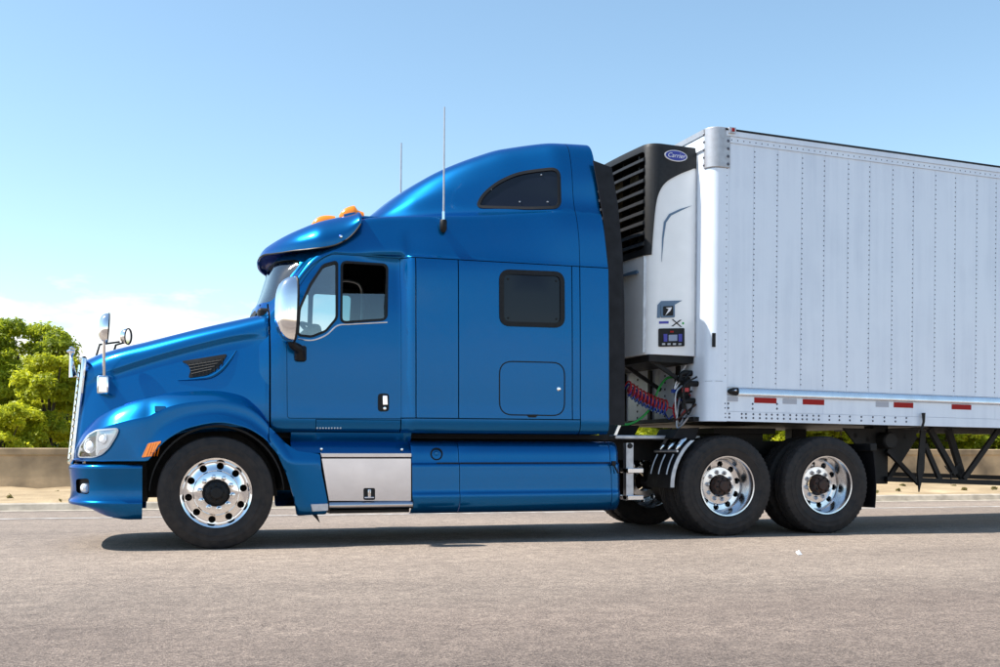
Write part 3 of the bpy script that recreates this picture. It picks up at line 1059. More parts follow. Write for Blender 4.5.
grille = obj('grille', loft([[(nose(y, z) - .004, y, z) for y in np.linspace(.70, 1.80, 24)] for z in np.linspace(.82, 1.68, 10)]), 'black', truck)
gp = []
for y in np.linspace(.66, 1.84, 22): gp.append((y, 1.755 + .02 * (1 - ((y - YC) / .6) ** 2)))
for z in np.linspace(1.70, .82, 14): gp.append((1.85, z))
for y in np.linspace(1.82, .68, 20): gp.append((y, .79))
for z in np.linspace(.82, 1.70, 14): gp.append((.65, z))
MB().tube([(nose(y, z) - .012, y, z) for y, z in gp + [gp[0]]], .022, 8, False).obj('grille_surround', 'alu', grille)
for k in range(13):
    z = .87 + k * .065
    MB().tube([(nose(y, z) - .014, y, z) for y in np.linspace(.68, 1.82, 16)], .012, 6).obj('grille_bar', 'chrome', grille)
cr_ = MB(); cr_.tube([(nose(YC, z) - .02, YC, z) for z in np.linspace(.82, 1.74, 8)], .02, 6); cr_.obj('grille_bar', 'chrome', grille)
ox, oz = at(71.5, 372, 1.25)
orn = MB()
orn.tube([(ox + .015, YC, oz - .05), (ox + .005, YC, oz + .04), (ox - .002, YC, oz + .12), (ox - .004, YC, oz + .16), (ox + .002, YC, oz + .185)], [.04, .028, .018, .016, .022], 10)
orn.tube([(ox - .045, YC, oz + .20), (ox - .01, YC, oz + .205), (ox + .03, YC, oz + .20)], [.008, .026, .018], 8)
orn.tube([(ox - .02, YC, oz + .235), (ox + .0, YC, oz + .24), (ox + .03, YC, oz + .225)], [.006, .013, .008], 8)
orn.obj('hood_ornament', 'chrome', hood)

# --- bumper ---
plan = [(-.635, .075), (-.8, .07), (-1.0, .105), (-1.14, .20), (-1.235, .38), (-1.285, .70), (-1.31, 1.25)]
plan_c = catmull(plan, 7)
plan_c = plan_c + [np.array((p[0], 2 * YC - p[1])) for p in reversed(plan_c[:-1])]


def bump_secs(dth=0):
    S_ = []
    n = len(plan_c)
    for i, p in enumerate(plan_c):
        d = plan_c[min(i + 1, n - 1)] - plan_c[max(i - 1, 0)]
        nr = np.array((d[1], -d[0])); nr /= np.linalg.norm(nr)
        if nr @ (p - np.array((-.2, YC))) < 0: nr = -nr
        fr = min(1, max(0, (-p[0] - .75) / .5))
        zl = .275 + .12 * fr ** 1.5
        c = [(-.07, .772), (-.006, .768), (.012, .75), (.008, .70), (-.004, .60), (-.004, .50), (.004, .445 + .01 * fr), (.016, .425 + .01 * fr), (.012, .40 + .015 * fr), (-.012, .35 + .06 * fr), (-.05, .30 + .11 * fr), (-.085 - .05 * fr, zl)]
        S_.append([(p[0] + nr[0] * (o - dth), p[1] + nr[1] * (o - dth), z) for o, z in catmull(c, 4)])
    return S_


A_, B_ = bump_secs(), bump_secs(.03)
bsec = [a + list(reversed(b)) for a, b in zip(A_, B_)]
bme = tri_mesh('bumper', *loft(bsec, True, True))
bskin = Skin(newmesh('bs', *loft(A_)))
fog = rnd(px([(75.5, 479), (90, 478), (90, 494), (76, 493)], .28), .03)
bme = boolean(bme, [prism(fog, -.3, .9)])
bumper = obj('bumper', bme, 'paint', truck, ang=40)


def by(x, z, d=.3):
    r = bskin.depth(x, z)
    return r if r is not None and r < 1 else d


obj('fog_lamp_housing', patch(offset(fog, .02), lambda x, z: by(x, z) + .055, .01, .05), 'black', bumper)
x, z = at(87, 488, .26)
me = MB().lathe([(0, -.03), (.03, -.026), (.045, -.012), (.045, .03)], 20).mesh('fog'); me.transform(Matrix.Translation((x, by(x, z) + .05, z)) @ Matrix.Rotation(R(35), 4, 'Z'))
obj('fog_lamp', me, 'reflector', bumper)

# --- panel behind the front wheel, running into the side skirts ---
def quarter_y(x, z):
    arch = np.interp(z, [.28, .40, .62, .83, .97, 1.06], [.735, .70, .63, .545, .475, .43])
    d = max(0, x - arch)
    return .045 + .05 * math.exp(-(d / .05)) + max(0, z - .80) * .35 * min(1, d / .15) + (.05 if z < .33 else 0) * (.33 - z) / .05


qp = px([(262.5, 436), (268, 425.5), (276, 432), (286, 443), (297, 451), (320, 454), (321, 470), (327.5, 502), (326.5, 514.5), (297.5, 516), (294, 498), (286.5, 474), (277, 453)], .06)
qpan = obj('quarter_panel', patch(rnd(qp, .02, 3), quarter_y, .02, .035), 'paint', truck, ang=60)
stp = px([(310.5, 504), (328, 503.5), (328, 510.5), (312, 511.5)], .03)
bevel(obj('step_tread', patch(stp, .005, .12, 0), 'galv', qpan), .006)
fin_ = px([(312, 514), (317.5, 515), (320, 523)], .2)
obj('drip_flap', patch(fin_, .2, .03, 0), 'black', qpan)
# upper ledge between the quarter panel and cab
MB().add(*loft([[(x, y, z) for y, z in ((.17, 1.07), (.22, .98), (.14, .90), (.125, .875), (.16, .86), (.30, .86), (.30, 1.05))] for x in np.linspace(at(292, 450, .1)[0], at(413, 450, .1)[0], 8)], True, True)).obj('skirt_ledge', 'paint', truck, ang=50)
for q in ((321.5, 449), (402, 449.5)):
    x, z = at(*q, .12); MB().lathe([(0, -.012), (.012, -.01), (.013, .01)], 10, (x, .135, z)).obj('screw', 'chrome', truck)

# --- side skirts ---
sk_prof = [(.36, 1.0), (.21, .988), (.135, .955), (.105, .90), (.092, .80), (.086, .774), (.068, .766), (.062, .70), (.058, .56), (.054, .495), (.044, .472), (.046, .41), (.075, .345), (.14, .295), (.28, .28)]


def skirt(x0, x1, name, taper=0., m=False, nose_in=0.):
    P = catmull(sk_prof, 4); n = len(P)
    Q = [p + np.array((.03, -.0)) for p in P]
    X = np.concatenate([[x0], np.linspace(x0 + .012, x1 - .012, 10), [x1]])
    if taper: X = np.concatenate([[x0], np.linspace(x0 + .01, x1, 14)])
    secs = []
    for i, x in enumerate(X):
        e = .006 if (x == x0 or (x == x1 and not taper)) else 0
        if taper:
            t = (x - x0) / (x1 - x0); e += taper * (1 - math.sqrt(max(0, 1 - t * t)))
        L = [(x, p[0] + e, p[1]) for p in P] + [(x, p[0] + e, p[1]) for p in reversed(Q)]
        if m: L = [(a, 2 * YC - b, c) for a, b, c in L]
        secs.append(L)
    return obj(name, loft(secs, True, True), 'paint', truck, ang=38)


xk = [at(412.5, 490, .05)[0], at(460, 490, .05)[0], at(612, 490, .05)[0], at(622, 490, .05)[0]]
sk1 = skirt(xk[0], xk[1] - .003, 'side_skirt')
sk2 = skirt(xk[1] + .003, xk[2] - .003, 'side_skirt')
sk3 = skirt(xk[2] + .003, xk[3], 'side_skirt', .07)
skirt(.75, xk[3], 'side_skirt', 0, True)
cx, cz = at(436.5, 454, .1)
fill = MB().lathe([(.062, .05), (.062, -.012), (.052, -.018), (.045, -.004), (.045, .02)], 28, (cx, .105, cz)).obj('filler_ring', 'black', sk1)
MB().lathe([(0, -.010), (.022, -.008), (.03, .0), (.034, .02)], 20, (cx, .105, cz)).obj('filler_cap', 'paint', fill)
ln = MB(); z1 = at(500, 463, .05)[1]
ln.box(xk[1] + .006, xk[2] - .006, .080, .092, z1 - .006, z1 + .006); ln.obj('seam_strip', 'black', sk2)
ln = MB(); ln.box(xk[0] + .25, xk[1] - .006, .080, .092, z1 - .006, z1 + .006); ln.obj('seam_strip', 'black', sk1)
lt = MB(); x, z = at(613.5, 463.5, .05); lt.box(x - .02, x + .02, .03, .06, z - .02, z + .025); lt.bar((x, .035, z - .02), (x + .045, .035, z - .10), .02, .012)
lt.obj('rubber_latch', 'black', sk3)
# stainless step box and its tread bar
tb = px([(320.5, 453), (411.5, 453), (411.5, 457.3), (321.5, 457.3)], .05)
box_ = obj('tool_box_door', patch(rnd(px([(321.8, 458.6), (411, 458.6), (411, 500.8), (329, 500.8)], .05), .008), lambda x, z: .048 + (z - .42) * .014, .03, 0), 'steel', truck)
bevel(box_, .005)
bevel(obj('tool_box_trim', patch(tb, .045, .05, 0), 'steel', truck), .005)
bk = MB(); bk.box(at(321, 480, .1)[0], xk[0] - .005, .16, .45, .33, .865); bk.obj('tool_box', 'black', truck)
lp = rnd(px([(363.5, 488), (375, 488), (375, 500), (363.5, 500)], .05), .02)
la = obj('latch_plate', patch(lp, .043, .012, 0), 'black', box_)
x, z = at(369.2, 494, .05); l_ = MB().box(x - .014, x + .014, .032, .044, z - .028, z + .045); l_.box(x - .045, x + .045, .034, .044, z - .04, z - .026)
bevel(l_.obj('latch_handle', 'chrome', la), .005)
xa_, za_ = at(329, 505.5, .04); xb_, _ = at(412, 505.5, .04)
st_ = loft([[(x, .06 - .055 * math.cos(a), za_ + .035 * math.sin(a)) for a in np.arange(0, 2 * math.pi, math.pi / 8)] for x in np.linspace(xa_, xb_, 6)], True, True)
step = obj('step_bar', st_, 'steel', truck)
for x in (xa_, xb_):
    s_ = MB().lathe([(0, 0)], 4) if False else MB().box(x - .012, x + .012, .03, .16, za_ - .04, za_ + .04)
    bevel(s_.obj('step_bracket', 'frame', step), .008)
bn = MB(); bn.box(at(329, 505, .2)[0], xb_, .16, .45, .30, .42); bn.obj('step_backing', 'black', truck)

# --- sun visor and clearance lamps ---
vys = pchip([.475, .50, .56, .66, .80, 1.0, 1.36], [1.1, .86, .66, .47, .31, .195, .17])
vzl = pchip([.475, .56, .66, .80, .97, 1.08, 1.2, 1.28, 1.33, 1.36], [2.862, 2.828, 2.815, 2.815, 2.825, 2.848, 2.905, 2.975, 3.04, 3.09])
vzt = pchip([.475, .50, .56, .64, .82, 1.06, 1.36], [2.88, 2.925, 2.975, 3.02, 3.10, 3.19, 3.26])


def vis_sec(X):
    ys, zl, zt = vys(X), vzl(X), vzt(X)
    h_ = zt - zl; d = YC - ys
    c = [(ys, zl), (ys + .004, zl + .28 * h_), (ys + min(.06, d * .12), zl + .55 * h_), (ys + min(.19, d * .3), zl + .82 * h_), (ys + min(.45, d * .55), zl + .955 * h_), (YC, zt)]
    q = catmull(c, 7)
    return [(X, p[0], p[1]) for p in q] + [(X, 2 * YC - p[0], p[1]) for p in reversed(q[:-1])]


vx = np.concatenate([np.linspace(.475, .62, 12), np.linspace(.65, 1.36, 26)])
vme = newmesh('sun_visor', *loft([vis_sec(x) for x in vx]))
vskin = Skin(vme)
visor = obj('sun_visor', vme, 'paint', truck, ang=60)
sd = visor.modifiers.new('s', 'SOLIDIFY'); sd.thickness = .02; sd.offset = -1
edge = [(x, vys(x) - .002, vzl(x)) for x in np.linspace(.478, 1.35, 50)]
MB().tube(edge, .009, 6).obj('visor_seal', 'black', visor)
x, z = at(340.5, 237, .2)
y = vskin.depth(x, z) or .2
MB().lathe([(0, -.02), (.012, -.018), (.02, 0)], 12, (x, y, z)).obj('visor_bolt', 'chrome', visor)


def top_z(x, y, sk):
    h_ = sk.b.ray_cast(Vector((x, y, 6)), Vector((0, 0, -1)))
    return h_[0].z if h_[0] is not None else 3.2


for k, y in enumerate((.48, .82, 1.25, 1.68, 2.02)):
    xb = (1.26, 1.03, .97, 1.03, 1.26)[k]
    z0 = top_z(xb, y, vskin)
    secs = []
    for t in np.linspace(0, 1, 9):
        w_ = .065 * math.sqrt(max(.02, 1 - (1 - t) ** 2)) * (1 - .25 * t); hh = .15 * math.sqrt(max(.05, 1 - (1 - t) ** 2)) * (1 - .55 * t)
        x = xb - .07 + t * .24
        zz = max(top_z(x, y, vskin), top_z(x, y, cab_skin))
        secs.append([(x, y + w_ * math.cos(a), zz - .01 + hh * math.sin(a)) for a in np.linspace(0, math.pi, 9)])
    cl = obj('clearance_lamp', loft(secs, True, True), 'amber', truck, ang=50)
    ba = [[(x_, y + dy, max(top_z(x_, y, vskin), top_z(x_, y, cab_skin)) + dz) for dy, dz in ((-.06, -.01), (-.045, .012), (.045, .012), (.06, -.01))] for x_ in np.linspace(xb - .03, xb + .34, 8)]
    obj('lamp_base', loft(ba, True, True), 'paint', cl)

# --- mirrors ---
def shell_half(c, rx, ry, rz, p=2.6, n=20, m=14, yaw=0., tilt=0.):
    """rounded mirror shell, open side towards +x"""
    secs = []
    for i in range(m + 1):
        t = i / m * .5 * math.pi
        k = max(math.cos(t), .02) if i == m else math.cos(t)
        secs.append([(-rx * math.sin(t), ry * k ** .6 * abs(math.cos(a)) ** (2 / p) * math.copysign(1, math.cos(a)), rz * k ** .6 * abs(math.sin(a)) ** (2 / p) * math.copysign(1, math.sin(a))) for a in np.arange(n) * 2 * math.pi / n])
    v, f = loft(secs, True, True)
    T = Matrix.Translation(c) @ Matrix.Rotation(yaw, 4, 'Z') @ Matrix.Rotation(tilt, 4, 'Y')
    return [T @ Vector(p_) for p_ in v], f, T


mx_, mz_ = at(293, 309.5, -.06)
v, f, T = shell_half((mx_, -.06, mz_), .16, .13, .305, 3.0, 28, 14, R(12), R(2))
mir = obj('door_mirror', (v, f), 'chrome', truck, ang=60)
g_ = MB().lathe([(0, 0)], 3) if False else MB()
e_ = [T @ Vector((.006, .128 * abs(math.cos(a)) ** .66 * math.copysign(1, math.cos(a)), .30 * abs(math.sin(a)) ** .66 * math.copysign(1, math.sin(a)))) for a in np.linspace(0, 2 * math.pi, 41)]
MB().tube(e_, .012, 6, False).obj('mirror_rim', 'black', mir)
ar = catmull([(*at(289.5, 337, -.02), 0), (*at(293, 345, 0), 0), (*at(299, 349, .05), 0), (*at(300.5, 357, .1), 0)], 5)
arm = MB().tube([(p[0], -.05 + .17 * i / (len(ar) - 1), p[1]) for i, p in enumerate(ar)], [.03 + .025 * i / (len(ar) - 1) for i in range(len(ar))], 10)
arm.obj('mirror_arm', 'black', mir)
x, z = at(300.5, 353.5, .12)
bevel(MB().box(x - .055, x + .055, .085, .145, z - .075, z + .075).obj('mirror_mount', 'black', mir), .025, 3)
v2 = [(p.x, 2 * YC - p.y, p.z) for p in v]
mir2 = obj('door_mirror', (v2, f), 'chrome', truck, ang=60)
MB().tube([(p[0], 2 * YC + .05 - .17 * i / (len(ar) - 1), p[1]) for i, p in enumerate(ar)], .04, 8).obj('mirror_arm', 'black', mir2)

for side in (0, 1):
    Y0 = .44 if side == 0 else 2 * YC - .44
    hx, hz = at(107.5, 328, .44)
    if side: hx, hz = at(128, 336.5, Y0)
    v, f, T = shell_half((hx, Y0, hz), .075, .085 if not side else .085, .135 if not side else .085, 2.3, 20, 10, R(8) if not side else R(-22), R(4))
    hm = obj('hood_mirror', (v, f), 'chrome', truck, ang=60)
    rim_r = (.085, .135) if not side else (.085, .085)
    e_ = [T @ Vector((.004, rim_r[0] * math.cos(a), rim_r[1] * math.sin(a))) for a in np.linspace(0, 2 * math.pi, 29)]
    MB().tube(e_, .007, 6, False).obj('mirror_rim', 'black', hm)
    if not side:
        bx0, bz0 = at(103.5, 385, .5)
        ys_ = hood_y(bx0, bz0)
        tx, tz = at(104, 340, .44)
        MB().tube([(tx, Y0, tz + .03), (at(104, 378, .46)[0], Y0 + .03, at(104, 378, .46)[1])], .014, 10).obj('mirror_stalk', 'chrome', hm)
        bevel(MB().box(bx0 - .055, bx0 + .05, .44, max(ys_, .50) + .02, bz0 - .085, bz0 + .085).obj('mirror_foot', 'chrome', hm), .018, 3)
    else:
        for dx in (0., .16):
            MB().tube([(hx - .02 - dx * .4, Y0, hz - .06), (hx - .12 - dx, Y0 - .05, hz - .10), (hx - .16 - dx, Y0 - .08, hz - .25)], .012, 6).obj('mirror_stalk', 'black', hm)

# --- aerials ---
for (p0, p1, pb, Y0) in (((444.5, 107), (443.5, 222), (443.5, 226), None), ((401.3, 143), (400.5, 196), None, 2.25)):
    if Y0 is None:
        bx0, bz0 = at(443.5, 226, .1); yy = side_y(bx0, bz0)
        a1, a0 = at(*p0, yy - .05), at(*p1, yy - .05)
        an = MB().tube([(a0[0], yy - .05, a0[1] - .03), (a1[0], yy - .05, a1[1])], [.011, .007], 8).obj('aerial', 'pewter', truck)
        MB().tube([(a0[0], yy - .05, bz0 + .05), (a0[0], yy - .05, bz0 + .14)], .013, 8).obj('aerial_spring', 'chrome', an)
        bb = MB().tube([(bx0, yy - .045, bz0 + .06), (bx0, yy - .045, bz0 + .05), (bx0, yy - .045, bz0 - .03), (bx0, yy - .04, bz0 - .06)], [.03, .036, .036, .02], 12)
        bb.box(bx0 - .02, bx0 + .02, yy - .04, yy + .02, bz0 - .04, bz0 + .04)
        bb.obj('aerial_mount', 'black', an)
    else:
        a1, a0 = at(*p0, Y0), at(*p1, Y0)
        MB().tube([(a0[0], Y0, a0[1] - .3), (a1[0], Y0, a1[1])], [.012, .009], 8).obj('aerial', 'pewter', truck)

# --- wheels ---
def tyre_mesh(Ro, W, rb, lug, y0=0., n=96):
    h = Ro - rb
    p = [(rb, y0 + .045), (rb + .012, y0 + .022), (rb + .35 * h, y0 + .004), (rb + .36 * h, y0 + .0015), (rb + .42 * h, y0 + .0015), (rb + .43 * h, y0 + .004), (rb + .62 * h, y0 + .004), (rb + .63 * h, y0 + .008), (rb + .85 * h, y0 + .018), (rb + .95 * h, y0 + .028), (Ro - .006, y0 + .04), (Ro, y0 + .055)]
    g = []
    tw = W - .11; k = 4 if lug else 5
    rib = tw / k
    for i in range(k):
        a = y0 + .055 + i * rib
        if i: g += [(Ro - .014, a - .006), (Ro - .014, a + .006), (Ro, a + .008)]
        g += [(Ro, a + rib - .008)]
    q = [(r, 2 * y0 + W - y) for r, y in reversed(p)]
    prof = p + g + q[0:]
    shoulder = set(range(8, 12)) | set(range(len(p) + len(g), len(p) + len(g) + 3))
    def mod(i, j):
        if not lug: return 0
        return -.010 if (j in shoulder and i % 2) else 0
    return MB().lathe(prof, n if not lug else 128, mod=mod)


def rim_mesh(dish, holes_r, hole_rad, prof):
    m = MB().lathe(prof, 64, closed=True).mesh('rim')
    cyl = []
    for k in range(10):
        a = 2 * math.pi * (k + .5) / 10
        c_ = (holes_r * math.cos(a), 0, holes_r * math.sin(a))
        v, f = [], []
        for yy in (-.3, .3):
            for j in range(16):
                b = 2 * math.pi * j / 16; v.append((c_[0] + hole_rad * math.cos(b), yy, c_[2] + hole_rad * math.sin(b)))
        f = [tuple(range(16)), tuple(range(31, 15, -1))] + [(j, 16 + j, 16 + (j + 1) % 16, (j + 1) % 16) for j in range(16)]
        cyl.append((v, f))
    cm = MB()
    for c in cyl: cm.add(*c)
    return boolean(m, [cm.mesh('c')])


STEER = [(.325, .030), (.318, .018), (.305, .022), (.298, .045), (.285, .058), (.262, .060), (.225, .052), (.205, .040), (.198, .024), (.19, .020), (.125, .020), (.118, .026), (.118, .045), (.21, .075), (.27, .085), (.300, .10), (.31, .14), (.312, .26), (.325, .265), (.33, .24), (.325, .16)]
DRIVE = [(.325, .030), (.318, .016), (.305, .018), (.298, .035), (.292, .085), (.288, .16), (.280, .205), (.262, .225), (.212, .232), (.202, .212), (.195, .202), (.12, .198), (.115, .205), (.115, .225), (.20, .252), (.26, .252), (.295, .235), (.308, .20), (.312, .262), (.325, .265), (.33, .24), (.328, .16)]
rim_s = rim_mesh(0, .245, .033, STEER)
rim_d = rim_mesh(1, .232, .033, DRIVE)
ty_s = tyre_mesh(.515, .285, .315, False).mesh('tyre')
ty_d = tyre_mesh(.535, .275, .318, True).mesh('tyre')
nut_me = MB().lathe([(.0, -.040), (.011, -.038), (.018, -.026), (.019, -.004), (.027, 0), (.027, .004)], 6).mesh('lug_nut')
hub_s = MB().lathe([(0, -.035), (.045, -.035), (.055, -.028), (.058, -.012), (.085, -.008), (.098, .0), (.105, .03), (.118, .035)], 28).mesh('hub')
hub_d = MB().lathe([(0, .075), (.05, .075), (.058, .082), (.062, .10), (.080, .104), (.098, .11), (.103, .13), (.108, .20)], 28).mesh('hub')
bolt_me = MB().lathe([(0, -.016), (.010, -.016), (.012, 0), (.012, .004)], 6).mesh('hub_bolt')
for me, m_ in ((rim_s, 'chrome'), (rim_d, 'alu'), (ty_s, 'tyre'), (ty_d, 'tyre'), (nut_me, 'chrome'), (hub_s, 'black'), (hub_d, 'rust'), (bolt_me, 'frame')):
    me.materials.clear(); me.materials.append(M[m_]); shade(me, 30)
nut_dark = nut_me.copy(); nut_dark.materials[0] = M['galv']


def wheel(parent, X, Y, Z, steer, far_side=False, spin=0., dual=True, full=True):
    w = bpy.data.objects.new('wheel', rim_s if steer else rim_d)
    w.location = (X, Y, Z); w.rotation_euler = (0, spin, R(180) if far_side else 0)
    if far_side: w.rotation_mode = 'XYZ'
    put(w, parent)
    t = bpy.data.objects.new('tyre', ty_s if steer else ty_d); put(t, w)
    if not steer and dual:
        t = bpy.data.objects.new('tyre', ty_d); t.location = (0, .335, 0); put(t, w)
        w2 = bpy.data.objects.new('inner_rim', rim_d); w2.location = (0, .61, 0); w2.rotation_euler = (0, 0, R(180)); put(w2, w)
    put(bpy.data.objects.new('hub', hub_s if steer else hub_d), w)
    if full:
        for k in range(10):
            a = 2 * math.pi * k / 10
            o = bpy.data.objects.new('lug_nut', nut_me if steer else nut_dark); o.location = (.146 * math.cos(a), .019 if steer else .199, .146 * math.sin(a)); put(o, w)
        for k in range(8):
            a = 2 * math.pi * (k + .3) / 8
            o = bpy.data.objects.new('hub_bolt', bolt_me); r_ = .075 if steer else .080; o.location = (r_ * math.cos(a), -.009 if steer else .106, r_ * math.sin(a)); put(o, w)
    return w


XF, X1, X2 = at(216.5, 493, 0)[0], at(727, 489, 0)[0] + .02, at(826.5, 488, 0)[0] + .02
wheel(truck, XF, .02, .512, True, spin=.15)
wheel(truck, XF, 2 * YC - .02, .512, True, True, full=False)
for k, x in enumerate((X1, X2)):
    wheel(truck, x, .0, .528, False, spin=.1 + k * .35)
    wheel(truck, x, 2 * YC, .528, False, True, full=False)

# --- chassis ---
for y in (.82, 1.60):
    MB().box(-.9, 7.15, y, y + .08, .80, 1.02).obj('frame_rail', 'frame', truck)
for x, z in ((X1, .52), (X2, .52)):
    ax_ = MB().tube([(x, .5, z), (x, 2.0, z)], .085, 14)
    ax_.tube([(x, 1.02, z), (x, 1.12, z), (x, 1.38, z), (x, 1.48, z)], [.1, .24, .24, .1], 18)
    ax_.obj('drive_axle', 'frame', truck)
MB().tube([(XF, .35, .47), (XF, 2.15, .47)], .06, 10).obj('steer_axle', 'frame', truck)
for y in (.70, 1.72):
    MB().tube([((X1 + X2) / 2 - .75, y, .78), (X1 - .15, y, .60), (X1 + .25, y, .62), (X2 - .2, y, .62), (X2 + .3, y, .70)], .05, 8).obj('suspension_beam', 'frame', truck)
    for x in (X1 + .32, X2 + .32):
        MB().tube([(x, y, .60), (x, y, .66), (x, y, .72), (x, y, .78), (x, y, .82)], [.09, .13, .12, .13, .09], 14).obj('air_spring', 'rubber', truck)
cm_ = MB()
for x in (-.6, 1.2, 3.2, 4.4, X1 - .55, (X1 + X2) / 2, X2 + .6): cm_.box(x, x + .1, .9, 1.6, .84, .98)
cm_.obj('cross_member', 'frame', truck)
eb = MB(); eb.box(-.75, .85, .86, 1.64, .5, 1.5); eb.box(.5, 4.05, .45, 2.05, 1.02, 1.068); eb.box(1.0, 4.0, .36, .8, .45, .98); eb.box(1.0, 4.0, 1.7, 2.14, .45, .98)
eb.obj('underbody', 'frame', truck)
fwp = MB(); fx0 = at(737, 430, 1.0)[0]
fwp.box(fx0 - .40, fx0 + .40, .82, 1.68, 1.10, 1.165); fwp.box(fx0 - .28, fx0 + .28, .9, 1.6, 1.0, 1.1)
fwp.obj('fifth_wheel', 'frame', truck)
# deck plate edge, steps behind the sleeper
d0, d1 = at(614, 437, .45)[0], at(699, 437, .45)[0]
bevel(MB().box(d0, d1, .42, 2.08, 1.025, 1.068).obj('deck_plate', 'galv', truck), .01)
lp_ = MB(); xl0, zl0 = at(623, 443, .28); xl1, zl1 = at(632, 500, .28)
lp_.box(xl0 + .02, xl0 + .10, .24, .32, zl1, zl0)
sp_ = lp_.obj('step_ladder', 'galv', truck)
for zz in (at(628, 471, .28)[1], at(628, 498, .28)[1]):
    bevel(MB().box(xl0 + .02, xl0 + .20, .20, .40, zz - .02, zz + .03).obj('ladder_tread', 'alu', sp_), .006)
MB().lathe([(0, -.02), (.025, -.02), (.03, 0)], 12, (xl0 + .06, .24, zl0 - .03)).obj('ladder_bolt', 'black', sp_)
# rubber top flaps on the deck
for (q, yv) in ((((615.5, 436), (621, 424), (640, 426), (634, 437)), .9), (((672.5, 438.5), (678, 428.5), (700, 427.5), (695.5, 440)), .22)):
    bevel(obj('deck_flap', patch(PP(q, yv), yv, .45 if yv < .5 else .5, 0), 'mudflap', truck), .01)
tr_ = MB().bar((*[at(614.5, 436, .88)[0]], .88, at(614.5, 436, .88)[1]), (at(620, 423.5, .88)[0], .88, at(620, 423.5, .88)[1]), .03, .03)
tr_.obj('flap_trim', 'alu', truck)
# quarter fenders in front of the drive wheels (shell follows the tyre)
for m_ in (0, 1):
    secs = []; R0 = .60
    for a in np.linspace(R(128), R(182), 14):
        for_ = []
        for y, dr in ((.10, 0), (.68, 0), (.68, .02), (.10, .02)):
            for_.append((X1 + (R0 + dr) * math.cos(a), (2 * YC - y) if m_ else y, .528 + (R0 + dr) * math.sin(a)))
        secs.append(for_)
    qf = obj('quarter_fender', loft(secs, True, True), 'mudflap', truck)
    if m_: continue
    tp = [(X1 + (R0 + .012) * math.cos(a), .088, .528 + (R0 + .012) * math.sin(a)) for a in np.linspace(R(128), R(181), 16)]
    L = [[(p[0] + dx, p[1] + dy, p[2]) for dx, dy in ((-.02, 0), (.02, -.004), (.02, .014), (-.02, .014))] for p in tp]
    obj('fender_trim', loft(L, True, True), 'galv', qf)
    for k in range(3):
        yy = .17 + k * .19
        pts = [(X1 + (R0 + .05) * math.cos(a), yy, .528 + (R0 + .05) * math.sin(a)) for a in np.linspace(R(149), R(169), 6)]
        MB().tube(pts, .010, 8).obj('fender_tube', 'galv', qf)
        pts = [(X1 + (R0 + .05) * math.cos(a), yy, .528 + (R0 + .05) * math.sin(a)) for a in np.linspace(R(129), R(144), 6)]
        MB().tube(pts, [.012, .028, .032, .032, .03, .014], 10).obj('fender_lamp', 'alu', qf)
    MB().tube([(X1 + (R0 + .06) * math.cos(R(146)), .10, .528 + (R0 + .06) * math.sin(R(146))), (X1 + (R0 + .06) * math.cos(R(146)), .64, .528 + (R0 + .06) * math.sin(R(146)))], .013, 8).obj('fender_tube', 'galv', qf)
# mudflaps behind the drive wheels
xm, zt_ = at(884, 456, .05); zb_ = at(888, 521, .05)[1]
for y0 in (.04, 1.83):
    secs = [[(X2 + .60 + .03 * math.sin(t * 3) + .02 * t, y, .93 - .66 * t) for y in (y0, y0 + .63)] + [(X2 + .612 + .03 * math.sin(t * 3) + .02 * t, y, .93 - .66 * t) for y in (y0 + .63, y0)] for t in np.linspace(0, 1, 8)]
    mf = obj('mudflap', loft(secs, True, True), 'mudflap', truck)
    bevel(MB().box(X2 + .57, X2 + .65, y0 - .01, y0 + .65, .90, .985).obj('flap_hanger', 'frame', mf), .008)
MB().box(X2 + .58, X2 + .63, .6, 1.9, .91, .97).obj('flap_bar', 'frame', truck)

# ------------------------------------------------------------------ the refrigerated trailer
trailer = empty('refrigerated_trailer', (4.965, -.03, 0), label='white refrigerated box trailer with riveted side sheets coupled behind the blue truck', cat='trailer')
trailer.rotation_euler = (0, R(.59), R(3.2))
TM = Matrix.Translation(trailer.location) @ trailer.rotation_euler.to_matrix().to_4x4()
TI = TM.inverted()
T3 = TI.to_3x3()


def TL(px_, py_, y):
    """photo point -> trailer metres (x, z) on the lengthwise plane y"""
    o, d = TI @ Vector(CAM), T3 @ ray(px_, py_)
    t = (y - o.y) / d.y
    return (o.x + t * d.x, o.z + t * d.z)


def TP(pts, y): return [TL(a, b, y) for a, b in pts]


W, LEN = 2.6, 16.1
zbot = TL(740, 421.4, 0)[1]
ztop = TL(740, 130.8, 0)[1]
zrail = TL(740, 144.2, 0)[1]
zr1, zr0 = TL(740, 387.8, 0)[1], TL(740, 396, 0)[1]
zmid = TL(740, 411.6, 0)[1]
core = MB(); core.box(.05, LEN, .012, W - .012, zbot + .021, ztop - .03)
core.obj('box_body', 'white', trailer)
